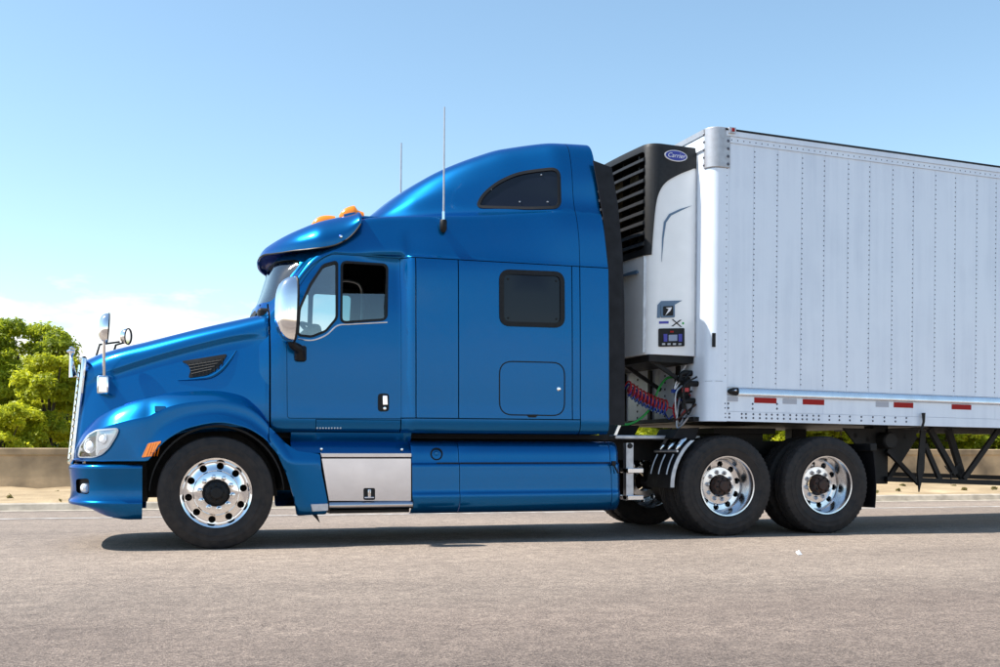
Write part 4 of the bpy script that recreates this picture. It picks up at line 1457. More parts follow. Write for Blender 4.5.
# side sheets, one per rivet row
x0 = TL(728, 300, 0)[0]
pitch = .3045
n_sh = int((LEN - x0) / pitch)
sheet = MB().box(.0015, pitch - .0015, -.001, .02, zr1 + .004, zrail - .002).mesh('side_sheet')
sheet.materials.append(M['white'])
low = MB().box(.0015, pitch * 4 - .0015, -.001, .02, zmid, zr0 - .002).mesh('lower_sheet')
low.materials.append(M['white'])
for k in range(n_sh):
    o = bpy.data.objects.new('side_sheet', sheet); o.location = (x0 + k * pitch, 0, 0); put(o, trailer)
    if k % 4 == 0:
        o = bpy.data.objects.new('lower_sheet', low); o.location = (x0 + k * pitch, -.002, 0); put(o, trailer)
MB().box(x0 - .02, LEN, -.006, .02, zbot, zmid - .003).obj('bottom_rail', 'white', trailer)
MB().box(x0 - .055, x0 - .003, -.006, .02, zbot + .0, zrail - .002).obj('corner_strip', 'white', trailer)
# top rail: ledge, face, dark roof edge
tr0 = MB(); tr0.box(x0 - .05, LEN, -.012, .03, zrail, zrail + .065); tr0.box(x0 - .05, LEN, -.024, .03, zrail + .067, ztop - .022)
top = tr0.obj('top_rail', 'white', trailer)
MB().box(x0 - .06, LEN, -.028, .05, ztop - .020, ztop).obj('roof_edge', 'frame', trailer)
MB().add([(.0, .04, ztop), (LEN, .04, ztop), (LEN, W - .04, ztop), (0, W - .04, ztop), (0, W / 2, ztop + .025), (LEN, W / 2, ztop + .025)], [(0, 1, 5, 4), (4, 5, 2, 3)]).obj('roof_skin', 'white', trailer)
# rub rail with its dark end cap
pf = [(.01, zr0), (-.022, zr0 + .004), (-.028, zr0 + .012), (-.022, zr1 - .03), (-.012, zr1 - .004), (.01, zr1)]
pf = catmull(pf, 3)
rx0 = TL(735.5, 391, 0)[0]
obj('rub_rail', loft([[(x, p[0], p[1]) for p in pf] for x in np.linspace(rx0, LEN, 12)], True, True), 'rail', trailer)
zc = (zr0 + zr1) / 2
cp = MB().tube([(rx0 - .10, -.005, zc), (rx0 - .085, -.02, zc), (rx0 - .05, -.03, zc), (rx0, -.035, zc)], [.012, .028, .038, .042], 12)
cp.obj('rail_end_cap', 'black', trailer)
MB().tube([(rx0 - .07, -.045, zc + .005), (rx0 - .03, -.066, zc + .01)], .012, 8).obj('end_cap_lamp', 'chrome', trailer)
# reflective tape
zt1, zt0 = TL(765, 397.7, 0)[1], TL(765, 403.2, 0)[1]
xe = [TL(q, 400, 0)[0] for q in (754, 776.3, 782.5, 796.5, 802.5, 824, 875.5, 888.5, 893.5, 913, 951.5, 971)]
tz = lambda x: 0
for a, b, m_ in ((xe[0], xe[1], 'red'), (xe[2], xe[3], 'grey_tape'), (xe[4], xe[5], 'red'), (xe[6], xe[7], 'grey_tape'), (xe[8], xe[9], 'red'), (xe[10], xe[11], 'red'),
                 (xe[11] + .55, xe[11] + .85, 'red'), (xe[11] + 1.5, xe[11] + 1.8, 'red')):
    MB().box(a, b, -.0055, .0, zt0, zt1).obj('reflective_strip', m_, trailer)
a_, b_ = TL(723.5, 396.5, 0), TL(737.5, 401.5, 0)
MB().box(a_[0], b_[0], -.010, .0, b_[1], a_[1]).obj('reflective_strip', 'grey_tape', trailer)


def dome(r, h, n=6):
    v = [(r * math.cos(a), 0, r * math.sin(a)) for a in np.arange(n) * 2 * math.pi / n] + [(.6 * r * math.cos(a), -h * .8, .6 * r * math.sin(a)) for a in np.arange(n) * 2 * math.pi / n] + [(0, -h, 0)]
    f = [(i, (i + 1) % n, n + (i + 1) % n, n + i) for i in range(n)] + [(n + i, n + (i + 1) % n, 2 * n) for i in range(n)]
    return v, f


rv = MB(); dv, df = dome(.0085, .004)


def rivet(x, y, z, s=1.): rv.add([(p[0] * s + x, p[1] * s + y, p[2] * s + z) for p in dv], df)


for k in range(n_sh + 1):
    x = x0 + k * pitch
    if x > 9: break
    for z in np.arange(zr1 + .06, zrail - .01, .0545): rivet(x + (.010 if k % 2 else -.008), -.001, z)
for x in np.arange(x0 + .02, 9, .075): rivet(x, -.012, zrail + .030, .9)
for z in np.arange(zr1 + .05, zrail, .075): rivet(x0 - .03, -.006, z, .9)
M['rivet'] = mat('dull_rivet_steel', (.10, .11, .14), .5, .3)
rv.obj('rivets', 'rivet', trailer, kind='stuff')
bl = MB(); dv, df = dome(.013, .008)
rv = bl
for qx in (724.8, 729, 741.5, 745.7, 753, 759.5, 766, 771.5, 777.3, 783.5, 789.8, 796, 802, 806.5, 813, 818.5, 829, 839, 849.5, 861, 872.5, 884, 895, 906):
    for qy in (413.9, 417.7):
        yy = qy + (qx - 740) * .0245
        x, z = TL(qx, yy, 0); rivet(x, -.006, z)
for qx in (752.5, 776.8):
    for qy in (404, 408.7):
        x, z = TL(qx, qy, 0); rivet(x, -.004, z)
for qx in (724.5, 728):
    for qy in (403.5, 408):
        x, z = TL(qx, qy, 0); rivet(x, -.006, z)
bl.obj('rail_bolts', 'rivet', trailer, kind='stuff')

# front wall, corner posts and cast caps
fw_ = MB(); fw_.box(.0, .05, .10, W - .10, zbot, ztop - .03)
front = fw_.obj('front_wall', 'white', trailer)
MB().box(-.02, .05, .11, W - .11, ztop - .20, ztop - .06).obj('front_top_rail', 'white', trailer)
MB().box(-.03, .05, .11, W - .11, ztop - .055, ztop + .004).obj('roof_edge', 'pewter', trailer)
zc1 = TL(712, 166.5, 0)[1]; zp0 = TL(712, 381, 0)[1]; zct = TL(712, 125.8, 0)[1]


def post(r, z0, z1, xin, yin, far_side=False):
    P = [(xin, -r + .115), (.115, -r + .115)]
    for a in np.linspace(R(270), R(180), 12): P.append((.115 + r * math.cos(a), .115 + r * math.sin(a)))
    P += [(.115 - r, yin), (xin, yin)]
    if far_side: P = [(x, W - y) for x, y in P]
    return loft([[(x, y, z0) for x, y in P], [(x, y, z1) for x, y in P]], True, True)


for fs in (False, True):
    obj('corner_post', post(.122, zp0 + .004, zc1 - .003, .205, .125, fs), 'white', trailer, ang=30)
    obj('post_foot', post(.126, zbot - .004, zp0, .208, .14, fs), 'white', trailer, ang=30)
    obj('post_seal', post(.110, zbot, zc1, .222, .12, fs), 'frame', trailer, ang=30)
    cpst = obj('post_cap', post(.135, zc1, zct, .218, .13, fs), 'pewter', trailer, ang=30)
    bevel(cpst, .008)
    if not fs:
        for k in range(5):
            z = zct - .06 - (zct - zc1 - .1) * k / 4
            for x, y in ((.19, -.02), (-.02, .115)):
                if x > 0 and k == 0: continue
                MB().add(*[[(p[0] * 1.4 + x, p[1] * 1.4 + y, p[2] * 1.4 + z) for p in dv], df]).obj('cap_rivet', 'rivet', cpst)
a_, b_ = TL(712, 333, 0), TL(715, 347, 0)
MB().box(a_[0], b_[0], -.012, .0, b_[1], a_[1]).obj('post_slot', 'black', trailer)
x, z = TL(731, 131.5, 0)
ml_ = MB().box(x - .05, x + .03, -.05, .0, z - .03, z + .03).obj('marker_lamp_base', 'galv', trailer)
MB().box(x - .02, x + .01, -.058, -.05, z - .015, z + .02).obj('marker_lamp', 'red', ml_)

# --- refrigeration unit on the front wall ---
UY0, UY1 = .29, W - .29
UX = TL(647.5, 250, UY0)[0]
uz0, uz1 = TL(690, 356, UY0)[1], TL(690, 146, UY0)[1]
zc0 = TL(648, 254, UY0)[1]


def uplan(e, r, xr=-.004, bulge=.05):
    P = []
    pts = [(xr, UY0 - e), (UX - e, UY0 - e), (UX - e, UY1 + e), (xr, UY1 + e)]
    P.append(pts[0])
    c = (UX - e + r, UY0 - e + r)
    for a in np.linspace(R(270), R(180), 9): P.append((c[0] + r * math.cos(a), c[1] + r * math.sin(a)))
    for t in np.linspace(.06, .94, 14):
        y = UY0 + r + (UY1 - UY0 - 2 * r) * t; P.append((UX - e - bulge * (1 - (2 * t - 1) ** 2), y))
    c = (UX - e + r, UY1 + e - r)
    for a in np.linspace(R(180), R(90), 9): P.append((c[0] + r * math.cos(a), c[1] + r * math.sin(a)))
    P.append(pts[3])
    return P


unit = obj('refrigeration_unit', loft([[(x, y, z) for x, y in uplan(0, .14)] for z in (uz0, uz0 + .8, zc0 + .05, uz1 - .15)], True, True), 'wplast', trailer, ang=40)
bevel(unit, .02, 3)
cw_me = tri_mesh('cowl', *loft([[(x, y, z) for x, y in uplan(e_, .14)] for z, e_ in ((zc0, .012), (zc0 + .3, .012), (uz1 - .06, .012), (uz1 - .015, -.0), (uz1, -.04))], True, True))
wht = catmull(TP([(652, 256), (653.5, 230), (656, 203), (659, 192), (665, 183), (678, 175), (694, 168.5)], UY0), 5)
wpoly = [tuple(p) for p in wht] + [(.3, wht[-1][1]), (.3, zc0 - .2), (wht[0][0], zc0 - .2)]
cw_me = boolean(cw_me, [prism(wpoly, -.5, 3.2)])
lo = rnd([(UY0 + .075, zc0 + .07), (UY1 - .075, zc0 + .07), (UY1 - .075, uz1 - .09), (UY0 + .075, uz1 - .09)], .05)
lv, lf = prism(lo, -1.2, -.22)
cw_me = boolean(cw_me, [([(y, x, z) for x, y, z in lv], lf)])
un2 = boolean(unit.data.copy(), [([(y, x, z) for x, y, z in lv], lf)])
unit.data = un2; un2.materials.clear(); un2.materials.append(M['wplast']); shade(un2, 40)
obj('louver_cowl', cw_me, 'cowl', unit, ang=40)
ns_ = 9
for k in range(ns_):
    z = zc0 + .13 + (uz1 - zc0 - .30) * k / (ns_ - 1)
    L = []
    for t in np.linspace(.035, .965, 9):
        y = UY0 + (UY1 - UY0) * t; xb = UX - .02 - .05 * (1 - (2 * t - 1) ** 2)
        L.append([(xb, y, z - .028), (xb + .006, y, z + .004), (xb + .09, y, z + .05), (xb + .095, y, z + .035), (xb + .012, y, z - .032)])
    obj('louver', loft(L, True, True), 'cowl', unit, ang=30)
for t in (.12, .30, .5, .70, .88):
    y = UY0 + (UY1 - UY0) * t
    MB().box(UX + .02, UX + .10, y - .012, y + .012, zc0 + .07, uz1 - .09).obj('louver_stay', 'cowl', unit)
MB().box(-.26, -.235, UY0 + .05, UY1 - .05, zc0 + .05, uz1 - .08).obj('condenser_coil', 'condenser', unit)
for k in range(8):
    z = zc0 + .13 + (uz1 - zc0 - .30) * k / 8 + .03
    MB().tube([(-.30, y, z + .03 * math.sin(y * 9)) for y in np.linspace(UY0 + .1, UY1 - .1, 24)], .012, 6).obj('coil_tube', 'condenser', unit)
# lighter front service door edges
yv = UY0 + .075
MB().box(UX - .012, UX + .03, UY0 + .062, UY0 + .070, uz0 + .02, zc0 - .01).obj('door_gap', 'galv', unit)
MB().box(-.012, -.004, UY0 - .016, UY0 + .01, uz0, uz1 - .02).obj('mounting_flange', 'galv', unit)
# badge
bc = TL(675, 156.3, UY0); by_ = UY0 - .013


def ellipse(c, a, b, n=40): return [(c[0] + a * math.cos(t), c[1] + b * math.sin(t)) for t in np.arange(n) * 2 * math.pi / n]


ea, eb_ = (TL(686.5, 156, UY0)[0] - TL(664, 156, UY0)[0]) / 2, (TL(675, 150.8, UY0)[1] - TL(675, 161.8, UY0)[1]) / 2
bd = obj('badge', patch(ellipse(bc, ea, eb_), by_ - .010, .012, 0), 'wpaint', unit)
obj('badge_field', patch(ellipse(bc, ea * .92, eb_ * .86), by_ - .013, .006, 0), 'badge', bd)


def lettering(txt, name, c, h, y, m_, parent, shear=.25, sx=1.):
    cu = bpy.data.curves.new('t', 'FONT'); cu.body = txt; cu.size = 1; cu.align_x = 'CENTER'; cu.align_y = 'CENTER'; cu.extrude = .006; cu.shear = shear
    o = bpy.data.objects.new('t', cu); col.objects.link(o)
    bpy.context.view_layer.update()
    me = bpy.data.meshes.new_from_object(o.evaluated_get(bpy.context.evaluated_depsgraph_get()))
    bpy.data.objects.remove(o)
    me.transform(Matrix.Translation((c[0], y, c[1])) @ Matrix.Rotation(R(90), 4, 'X') @ Matrix.Diagonal((h * sx, h, h, 1)))
    return obj(name, me, m_, parent, ang=30)


lettering('Carrier', 'badge_lettering', bc, eb_ * 1.15, by_ - .0135, 'wpaint', bd, .35, 1.05)
# swoosh strips, emblem, control panel
M['slate'] = mat('slate_plastic_and_shade', (.10, .17, .26), .4)
swoosh_shade = TP([(661.5, 262), (662, 238), (663.8, 222), (669, 214), (680, 209), (692, 205.5), (681, 210.6), (671, 215.6), (666, 222.6), (663.6, 238)], UY0)  # shade of the moulded recess, painted as a slate strip
obj('swoosh_strip', patch(swoosh_shade, UY0 - .005, .01, 0), 'slate', unit)
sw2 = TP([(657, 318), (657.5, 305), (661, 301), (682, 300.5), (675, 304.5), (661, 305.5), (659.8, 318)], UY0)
obj('swoosh_strip', patch(sw2, UY0 - .006, .01, 0), 'slate', unit)
em = obj('emblem', patch(rnd(TP([(660.5, 304.5), (674.3, 304), (674.3, 317.5), (660.5, 318)], UY0), .015), UY0 - .012, .02, 0), 'slate', unit)
obj('emblem_field', patch(rnd(TP([(662.5, 306.5), (672.5, 306), (672.5, 315.8), (662.5, 316)], UY0), .01), UY0 - .016, .01, 0), 'black', em)
obj('emblem_mark', patch(TP([(665, 308), (671, 307.5), (669.5, 311), (664.5, 315.5), (667.8, 309.5)], UY0), UY0 - .020, .01, 0), 'wpaint', em)
lettering('X', 'unit_lettering', TL(676.5, 323.5, UY0), .11, UY0 - .003, 'black', unit, 0, 1.7)
obj('label_dash', patch(TP([(659, 321.4), (668.5, 321.2), (668.5, 323.6), (659, 323.8)], UY0), UY0 - .004, .006, 0), 'btn', unit)
obj('label_dot', patch(ellipse(TL(683, 323.3, UY0), .012, .012, 12), UY0 - .004, .006, 0), 'hose_green', unit)
cpn = obj('control_panel', patch(rnd(TP([(658.3, 328.6), (684, 328.2), (684, 346.3), (658.3, 346.8)], UY0), .015), UY0 - .012, .02, 0), 'black', unit)
bevel(cpn, .004)
obj('panel_screen', patch(TP([(668, 335), (676.5, 334.8), (676.5, 341), (668, 341.2)], UY0), UY0 - .015, .008, 0), 'screen', cpn)
for q in (663, 677.8):
    obj('panel_button', patch(TP([(q, 334.2), (q + 3.6, 334.1), (q + 3.6, 341.6), (q, 341.7)], UY0), UY0 - .016, .008, 0), 'btn', cpn)
for q in range(4):
    obj('panel_key', patch(TP([(661.5 + q * 5.4, 343.4), (664.5 + q * 5.4, 343.3), (664.5 + q * 5.4, 345), (661.5 + q * 5.4, 345.1)], UY0), UY0 - .015, .008, 0), 'pewter', cpn)
obj('panel_lamp', patch(TP([(669.5, 331), (673, 331), (673, 332.6), (669.5, 332.6)], UY0), UY0 - .015, .008, 0), 'red', cpn)
fz = TL(640, 269, UY0)[1]
MB().add(*loft([[(UX - .03 - .04 * math.sin(t * math.pi), UY0 + .18 + .5 * t, fz + d) for d in (-.02 * (1 - t), .02 * (1 - t) + .002)] + [(UX + .01, UY0 + .18 + .5 * t, fz)] for t in np.linspace(0, 1, 8)], True, True)).obj('door_pull', 'slate', unit)
# underside tray and legs of the unit
tray = MB(); tray.box(UX + .04, -.01, UY0 + .02, UY1 - .02, uz0 - .075, uz0 - .004)
tray.obj('unit_tray', 'frame', unit)
for y in (UY0 + .10, UY0 + .72, UY1 - .1):
    MB().bar((UX + .12, y, uz0 - .06), (-.01, y, uz0 - .32), .03, .04).obj('tray_bracket', 'frame', unit)

# --- lower front: posts, connection box, couplings, hoses ---
zf1 = uz0 - .08
for y in (.62, 1.25, 1.9):
    MB().box(-.03, .0, y - .03, y + .03, zbot + .02, zf1).obj('front_rib', 'frame', front)
for y in (.93, 1.58): 
    p_ = MB()
    for z in np.arange(zbot + .08, zf1, .075): p_.add(*[[(-p[1] * -1.2 + .0, p[0] * 1.2 + y, p[2] * 1.2 + z) for p in dv], df])
    p_.obj('front_rivets', 'rivet', front, kind='stuff')
MB().box(-.07, .0, .2, W - .2, zbot - .0, zbot + .045).obj('front_sill', 'frame', front)
cb = MB(); cb.box(-.10, .0, .38, .56, zbot + .25, zbot + .48)
gb = bevel(cb.obj('connection_box', 'frame', front), .01)
for (y, z, m_) in ((.24, .40, 'hose_red'), (.36, .52, 'black'), (.47, .40, 'hose_blue'), (.30, .22, 'black')):
    g1 = MB().tube([(.0, y, zbot + z), (-.10, y, zbot + z), (-.13, y, zbot + z - .02), (-.14, y, zbot + z - .06)], [.032, .032, .028, .02], 12).obj('air_coupling', 'frame', front)
    MB().box(-.17, -.12, y - .03, y + .03, zbot + z - .09, zbot + z - .05).obj('coupling_seal', m_, g1)
random.seed(3)
for k in range(9):
    y0_, z0_ = random.uniform(.16, .6), random.uniform(.05, .55)
    y1_, z1_ = random.uniform(.16, .55), random.uniform(.05, .65)
    P = catmull([(-.05, y0_, zbot + z0_), (-.10 - random.random() * .08, y0_ * .6 + y1_ * .4, zbot + z0_ - random.uniform(.05, .15)), (-.12, y0_ * .4 + y1_ * .6, zbot + z1_ - .12), (-.03, y1_, zbot + z1_)], 6)
    MB().tube([tuple(p) for p in P], .011, 6).obj('wire_loom', ('frame', 'black', 'hose_red', 'galv', 'pewter', 'black', 'rust', 'frame', 'wpaint')[k], front)

# coiled air lines hang between the sleeper and the trailer front
def coil(p0, p1, sag, turns, r, m_, yo, tail):
    P = []
    N = turns * 12
    for i in range(N + 1):
        t = i / N
        c = Vector(p0).lerp(Vector(p1), t); c.z -= sag * 4 * t * (1 - t)
        a = 2 * math.pi * turns * t
        P.append(c + Vector((.0 * math.cos(a), r * math.cos(a), r * math.sin(a))) + Vector((.012 * math.sin(a), yo, 0)))
    for q in tail: P.append(Vector(q))
    P = [Vector(p0) + Vector((-.25, .1, .1))] + P
    MB().tube([tuple(p) for p in P], .0105, 6).obj('air_hose', m_, truck)


Yh = .55
a_, b_ = at(627, 386, Yh), at(667, 406, Yh)
e1 = TM @ Vector((-.12, .24, zbot + .34)); e2 = TM @ Vector((-.12, .47, zbot + .34))
coil((a_[0], Yh, a_[1]), (b_[0], Yh, b_[1]), .03, 11, .058, 'hose_red', 0, [(b_[0] + .10, Yh - .03, b_[1] - .04), (b_[0] + .25, Yh - .10, b_[1] + .06), tuple(e1)])
coil((a_[0] + .012, Yh + .03, a_[1] - .03), (b_[0] - .01, Yh + .03, b_[1] - .035), .03, 11, .058, 'hose_blue', 0, [(b_[0] + .06, Yh + .08, b_[1] - .14), (b_[0] + .22, Yh + .02, b_[1] + .0), tuple(e2)])
gp_ = [at(616, 424, .6), at(630, 424, .6), at(643, 417, .6), at(653, 405, .6), at(660, 388, .6), at(668, 378, .6), at(676, 377, .6)]
MB().tube([(p[0], .62, p[1]) for p in catmull(gp_, 6)], .013, 8).obj('power_cable', 'hose_green', truck)

# --- landing gear and frame under the trailer ---
lg = empty('landing_gear', parent=trailer)
YL = .42


def bar2(name, p, q, y, w=.04, h=.05, m_='frame'):
    a, b = TL(*p, y), TL(*q, y)
    return MB().bar((a[0], y, a[1]), (b[0], y, b[1]), w, h).obj(name, m_, lg)


def plate(poly, holes=(), y=YL, th=.02):
    H_ = [ellipse(TL(a, b, y), r, r, 14) for a, b, r in holes]
    return obj('gusset_plate', patch(TP(poly, y), y, th, 0, H_), 'frame', lg)


plate([(843, 428), (876, 428.6), (876, 462), (868, 460), (857, 446)], [(855.5, 435.3, .028), (867.5, 439.6, .028)])
plate([(888, 429), (919, 429.5), (907, 452), (897, 462), (888, 455)], [(904.5, 437, .02)])
lx0, lx1 = TL(873.5, 440, YL + .02)[0], TL(889, 440, YL + .02)[0]
lgz0 = TL(880, 484, YL)[1]
bevel(MB().box(lx0, lx1, YL + .03, YL + .19, lgz0, zbot + .02).obj('leg', 'frame', lg), .01)
bevel(MB().box(lx0, lx1, W - YL - .19, W - YL - .03, lgz0, zbot + .02).obj('leg', 'frame', lg), .01)
cxy = TL(889, 440.5, YL - .1)
MB().lathe([(0, 0), (.085, 0), (.10, .02), (.10, .2), (0, .2)], 20, (cxy[0], YL - .14, cxy[1])).obj('gear_housing', 'frame', lg)
bar2('brace', (887, 450), (919, 484), YL - .03)
bar2('brace', (915, 436), (889, 477), YL + .05)
bar2('brace', (924.5, 444), (940, 480), YL + .0, .04, .055)
bar2('brace', (929.5, 429), (955, 474), YL + .0, .05, .065)
bar2('brace', (948, 429), (961, 472), YL + .25, .05, .08)
bar2('brace', (999, 429), (963.5, 479), YL + .0, .04, .06)
bar2('brace', (955, 468), (964, 478), YL + .1, .05, .1)
bar2('lower_rail', (886, 479), (1012, 483.5), YL, .05, .06)
bar2('lower_rail', (886, 474), (1012, 478), YL + 1.7, .05, .06)
for a, b in (((951, 474), (945, 466)), ((951, 474), (960, 462)), ((951, 484), (951, 474))): bar2('tie_rod', a, b, YL - .02, .012, .012)
# crank handle stowed along the rail
cka, ckb = TL(922.8, 413, -.03), TL(921, 430, -.03)
ck = MB().tube([(cka[0], -.04, cka[1]), (cka[0], -.045, cka[1] - .1), (ckb[0], -.035, ckb[1])], [.022, .014, .014], 8)
ck.obj('crank_handle', 'frame', lg)
tp_ = TP([(921, 430), (926, 430), (924.5, 470), (919.5, 492), (917.5, 470)], YL - .2)
obj('crank_flap', patch(tp_, YL - .2, .02, 0), 'frame', lg)
# cross bearers under the floor
bear = MB().box(0, .06, .1, W - .1, zbot + .004, zbot + .019).mesh('cross_bearer'); bear.materials.append(M['frame'])
for k in range(36):
    o = bpy.data.objects.new('cross_bearer', bear); o.location = (3.2 + k * .35, 0, 0); put(o, trailer)
MB().box(.06, 3.1, .12, W - .12, zbot + .002, zbot + .018).obj('coupler_plate', 'frame', trailer)
for y in (.75, 1.75): MB().box(9.5, 15.9, y, y + .1, zbot - .16, zbot - .022).obj('slider_rail', 'frame', trailer)
for x in (12.9, 14.15):
    dz = x * math.sin(R(.59))
    wheel(trailer, x, .06, .53 + dz, False, full=False)
    wheel(trailer, x, W - .06, .53 + dz, False, True, full=False)
    MB().tube([(x, .5, .53 + dz), (x, W - .5, .53 + dz)], .08, 12).obj('trailer_axle', 'frame', trailer)
    for y in (.72, 1.78):
        MB().box(x - .08, x + .08, y, y + .14, .55 + dz, zbot - .15).obj('axle_hanger', 'frame', trailer)

# ------------------------------------------------------------------ trees and shrubs beyond the barrier
def leaf_mat(name, dark, light):
    m, n, l, b = nodes_mat(name)
    at_ = n.new('ShaderNodeAttribute'); at_.attribute_name = 'tint'
    mx = n.new('ShaderNodeMix'); mx.data_type = 'RGBA'
    mx.inputs['A'].default_value = (*dark, 1); mx.inputs['B'].default_value = (*light, 1)
    l.new(at_.outputs['Fac'], mx.inputs['Factor'])
    l.new(mx.outputs['Result'], b.inputs['Base Color'])
    b.inputs['Roughness'].default_value = .5
    b.inputs['Specular IOR Level'].default_value = .35
    tr = n.new('ShaderNodeBsdfTranslucent')
    hs = n.new('ShaderNodeHueSaturation'); hs.inputs['Value'].default_value = 1.5; hs.inputs['Hue'].default_value = .485
    l.new(mx.outputs['Result'], hs.inputs['Color']); l.new(hs.outputs[0], tr.inputs[0])
    ms = n.new('ShaderNodeMixShader'); ms.inputs[0].default_value = .55
    l.new(b.outputs[0], ms.inputs[1]); l.new(tr.outputs[0], ms.inputs[2])
    l.new(ms.outputs[0], n['Material Output'].inputs[0])
    return m


M['leaf_a'] = leaf_mat('broadleaf_foliage', (.11, .17, .012), (.42, .48, .03))
M['leaf_b'] = leaf_mat('light_foliage', (.20, .25, .012), (.56, .60, .035))
M['leaf_c'] = leaf_mat('dark_conifer_foliage', (.02, .05, .015), (.07, .12, .03))
M['weed'] = leaf_mat('dry_weeds', (.10, .10, .03), (.30, .26, .10))
M['bark'] = mat('tree_bark', (.07, .052, .038), .9, noise=.4, nscale=9)


def crown_mesh(name, lumps, n, size, seed, m_):
    """leaf faces clustered on the shells of many lumps"""
    r = np.random.default_rng(seed)
    lumps = np.array(lumps)
    w = (lumps[:, 3] ** 2); w /= w.sum()
    k = r.choice(len(lumps), n, p=w)
    d = r.normal(size=(n, 3)); d /= np.linalg.norm(d, axis=1)[:, None]
    d[:, 2] = np.where(d[:, 2] < -.3, -d[:, 2] * .6, d[:, 2])
    rad = lumps[k, 3] * (1 - np.abs(r.normal(0, .20, n))) * (1 + .10 * r.normal(size=n))
    p = lumps[k, :3] + d * rad[:, None] * np.array([1, 1, .85])
    nr = d * .8 + r.normal(0, .65, (n, 3)) + np.array([0, 0, .35]); nr /= np.linalg.norm(nr, axis=1)[:, None]
    u = np.cross(nr, r.normal(size=(n, 3))); u /= np.linalg.norm(u, axis=1)[:, None] + 1e-9
    v = np.cross(nr, u)
    s = size * (.6 + .8 * r.random(n))[:, None]
    q = np.stack([p - u * s, p + v * s * .42 + nr * s * .12, p + u * s, p - v * s * .42 + nr * s * .12], 1).reshape(-1, 3)
    me = bpy.data.meshes.new(name)
    me.vertices.add(4 * n); me.vertices.foreach_set('co', q.ravel())
    me.loops.add(4 * n); me.loops.foreach_set('vertex_index', np.arange(4 * n))
    me.polygons.add(n); me.polygons.foreach_set('loop_start', np.arange(n) * 4)
    me.update(); me.validate()
    a = me.attributes.new('tint', 'FLOAT', 'FACE')
    lt_ = r.random(len(lumps))[k] * .55 + r.random(n) * .45
    a.data.foreach_set('value', lt_)
    me.materials.append(M[m_])
    return me


def tree(name, label, cat, base, h, spread, nl, n, size, seed, m_, group=None, trunk_h=.35, cone=False):
    r = np.random.default_rng(seed)
    o = empty(name, base, label=label, cat=cat, group=group)
    lumps = []
    nl = int(nl * 1.9); n = int(n * 1.35); size *= .74
    for i in range(nl):
        t = i / nl
        z = h * (trunk_h + (1 - trunk_h) * (t ** .85)) 
        env = spread * ((1 - t) ** .9 if cone else math.sqrt(max(.06, 1 - ((z / h - .55) / .50) ** 2)))
        a = r.random() * 2 * math.pi; q = env * math.sqrt(r.random()) * .95
        lr = (.225 if not cone else .2) * spread * (.5 + .75 * r.random()) * (1 if not cone else (1.1 - .8 * t))
        lumps.append((q * math.cos(a), q * math.sin(a), min(z, h - lr * .7), lr))
    obj_ = bpy.data.objects.new('crown', crown_mesh('crown', lumps, n, size, seed, m_)); put(obj_, o)
    tk = MB(); tk.tube([(0, 0, -.2), (.02, .01, h * .25), (-.03, .02, h * .5), (0, 0, h * .8)], [.05 * h * .55, .035 * h * .6, .022 * h * .6, .008 * h], 10)
    for L in lumps[::max(1, nl // 10)]:
        tk.tube([(0, 0, h * .3 + .2 * L[2]), (L[0] * .5, L[1] * .5, (h * .3 + L[2]) * .55), (L[0], L[1], L[2])], [.016 * h, .010 * h, .004 * h], 6)
    tk.obj('trunk', 'bark', o)
    return o


def g0(px_, Y): return (at(px_, 455, Y)[0], Y, .1)


tree('broadleaf_tree', 'tall green broadleaf tree, highest at the left edge of the photo', 'tree', g0(18, 21), 4.3, 1.8, 60, 34000, .085, 11, 'leaf_a', trunk_h=.10)
tree('broadleaf_tree', 'green broadleaf tree cut off by the left picture edge', 'tree', g0(-42, 20.5), 4.2, 1.6, 45, 18000, .085, 12, 'leaf_a', trunk_h=.12)
tree('leafy_bush', 'rounded yellow-green bush just left of the truck grille', 'bush', g0(50, 18), 3.15, 1.15, 46, 26000, .075, 13, 'leaf_b', trunk_h=.06)
tree('leafy_bush', 'low yellow-green bush at the foot of the tall tree on the left', 'bush', g0(5, 16.8), 1.9, 1.15, 30, 14000, .07, 14, 'leaf_b', trunk_h=.06)
tree('conifer', 'dark green conifer behind the bush and hood ornament', 'tree', g0(70, 26), 3.9, 1.0, 50, 16000, .07, 15, 'leaf_c', trunk_h=.08, cone=True)
tree('conifer', 'smaller dark conifer between the tall tree and the grille', 'tree', g0(56, 27), 3.6, .8, 40, 12000, .07, 16, 'leaf_c', trunk_h=.08, cone=True)
spots = [(612, 'b'), (648, 'b'), (684, 'a'), (722, 'b'), (760, 'b'), (800, 'b'), (842, 'b'), (884, 'a'), (926, 'b'), (968, 'a'), (1012, 'a'), (1060, 'b')]
hedge_labels = ['leafy hedge shrub showing in the gap behind the sleeper bottom edge', 'leafy hedge shrub seen below the coiled red air hose', 'leafy hedge shrub seen just left of the front drive wheel top',
                'leafy hedge shrub mostly hidden behind the front drive wheel', 'leafy hedge shrub seen between the tops of the two drive wheels', 'leafy hedge shrub seen above the rear drive wheel, under a silver strip',
                'leafy hedge shrub seen through the holes of the landing gear plate', 'leafy hedge shrub directly behind the landing gear leg', 'leafy hedge shrub behind the crank handle flap',
                'leafy hedge shrub behind the V-shaped landing gear braces', 'leafy hedge shrub under the trailer at the right picture edge', 'leafy hedge shrub just beyond the right picture edge']
back_labels = ['taller hedge shrub in the second row, behind the coiled hoses', 'taller hedge shrub in the second row, between the two drive wheels', 'taller hedge shrub in the second row, behind the landing gear plate', 'taller hedge shrub in the second row, behind the V-shaped braces', 'taller hedge shrub in the second row, by the right picture edge']
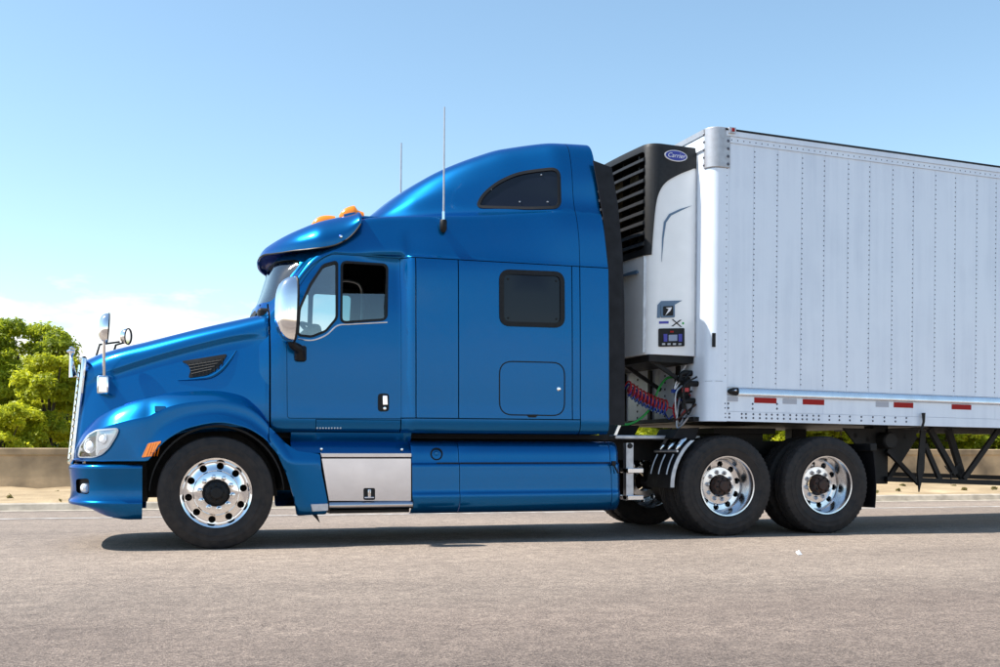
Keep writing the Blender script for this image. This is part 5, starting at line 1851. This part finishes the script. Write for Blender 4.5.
for i, q in enumerate((640, 768, 840, 930, 1015)):
    Y = 15.6
    tree('hedge_shrub', back_labels[i], 'shrub', (at(q, 455, Y)[0], Y, .1), 2.7, 1.5, 30, 11000, .085, 60 + i, 'leaf_a', 'taller shrubs behind the hedge', trunk_h=.05)
for i, (q, k) in enumerate(spots):
    X = at(q, 455, 13.4)[0]
    Y = far(X, 15.6) 
    X = at(q, 455, Y)[0]
    lab = hedge_labels[i]
    tree('hedge_shrub', lab, 'shrub', (X, Y, .1), 2.3 + .5 * random.random(), 1.35, 28, 12000, .075, 30 + i, 'leaf_a' if k == 'a' else 'leaf_b', 'hedge shrubs behind the barrier', trunk_h=.05)

# dry weeds in the verge
wd_ = []
for k in range(150):
    x = r0 = rng.uniform(-9, 24); wd_.append((x, far(x, rng.choice([8.05, 8.2, 9.5, 11.5, 13.2]) + rng.uniform(-.1, .25)), .13 + rng.uniform(0, .03), rng.uniform(.02, .06)))
put(bpy.data.objects.new('weeds', crown_mesh('weeds', wd_, 9000, .035, 77, 'weed')), label='sparse dry weeds on the sandy verge along the kerb', cat='weeds', kind='stuff')

# far-off belt of trees that closes the view behind the hedge
r_ = np.random.default_rng(99)
fl = []
for k in range(330):
    x = r_.uniform(-90, 170); h_ = r_.uniform(1.2, 3.4) * (1 + .25 * math.sin(x * .13))
    fl.append((x, 62 + r_.uniform(-3, 3) - .05 * x, h_, r_.uniform(1.1, 2.0)))
    if k % 2: fl.append((x + r_.uniform(-1, 1), 61 - .05 * x, .8, 1.6))
put(bpy.data.objects.new('far_wood', crown_mesh('far_wood', fl, 70000, .30, 98, 'leaf_a')), label='far-off belt of green trees on the horizon behind the hedge', cat='trees', kind='stuff')

# ------------------------------------------------------------------ keep to three levels: a sub-part that has pieces of its own becomes a part
def depth_of(o):
    k = 0
    while o.parent is not None: o = o.parent; k += 1
    return k


for o in list(bpy.data.objects):
    if depth_of(o) == 2 and len(o.children) and o.type in ('MESH', 'EMPTY'):
        r = o
        while r.parent is not None: r = r.parent
        o.parent = r
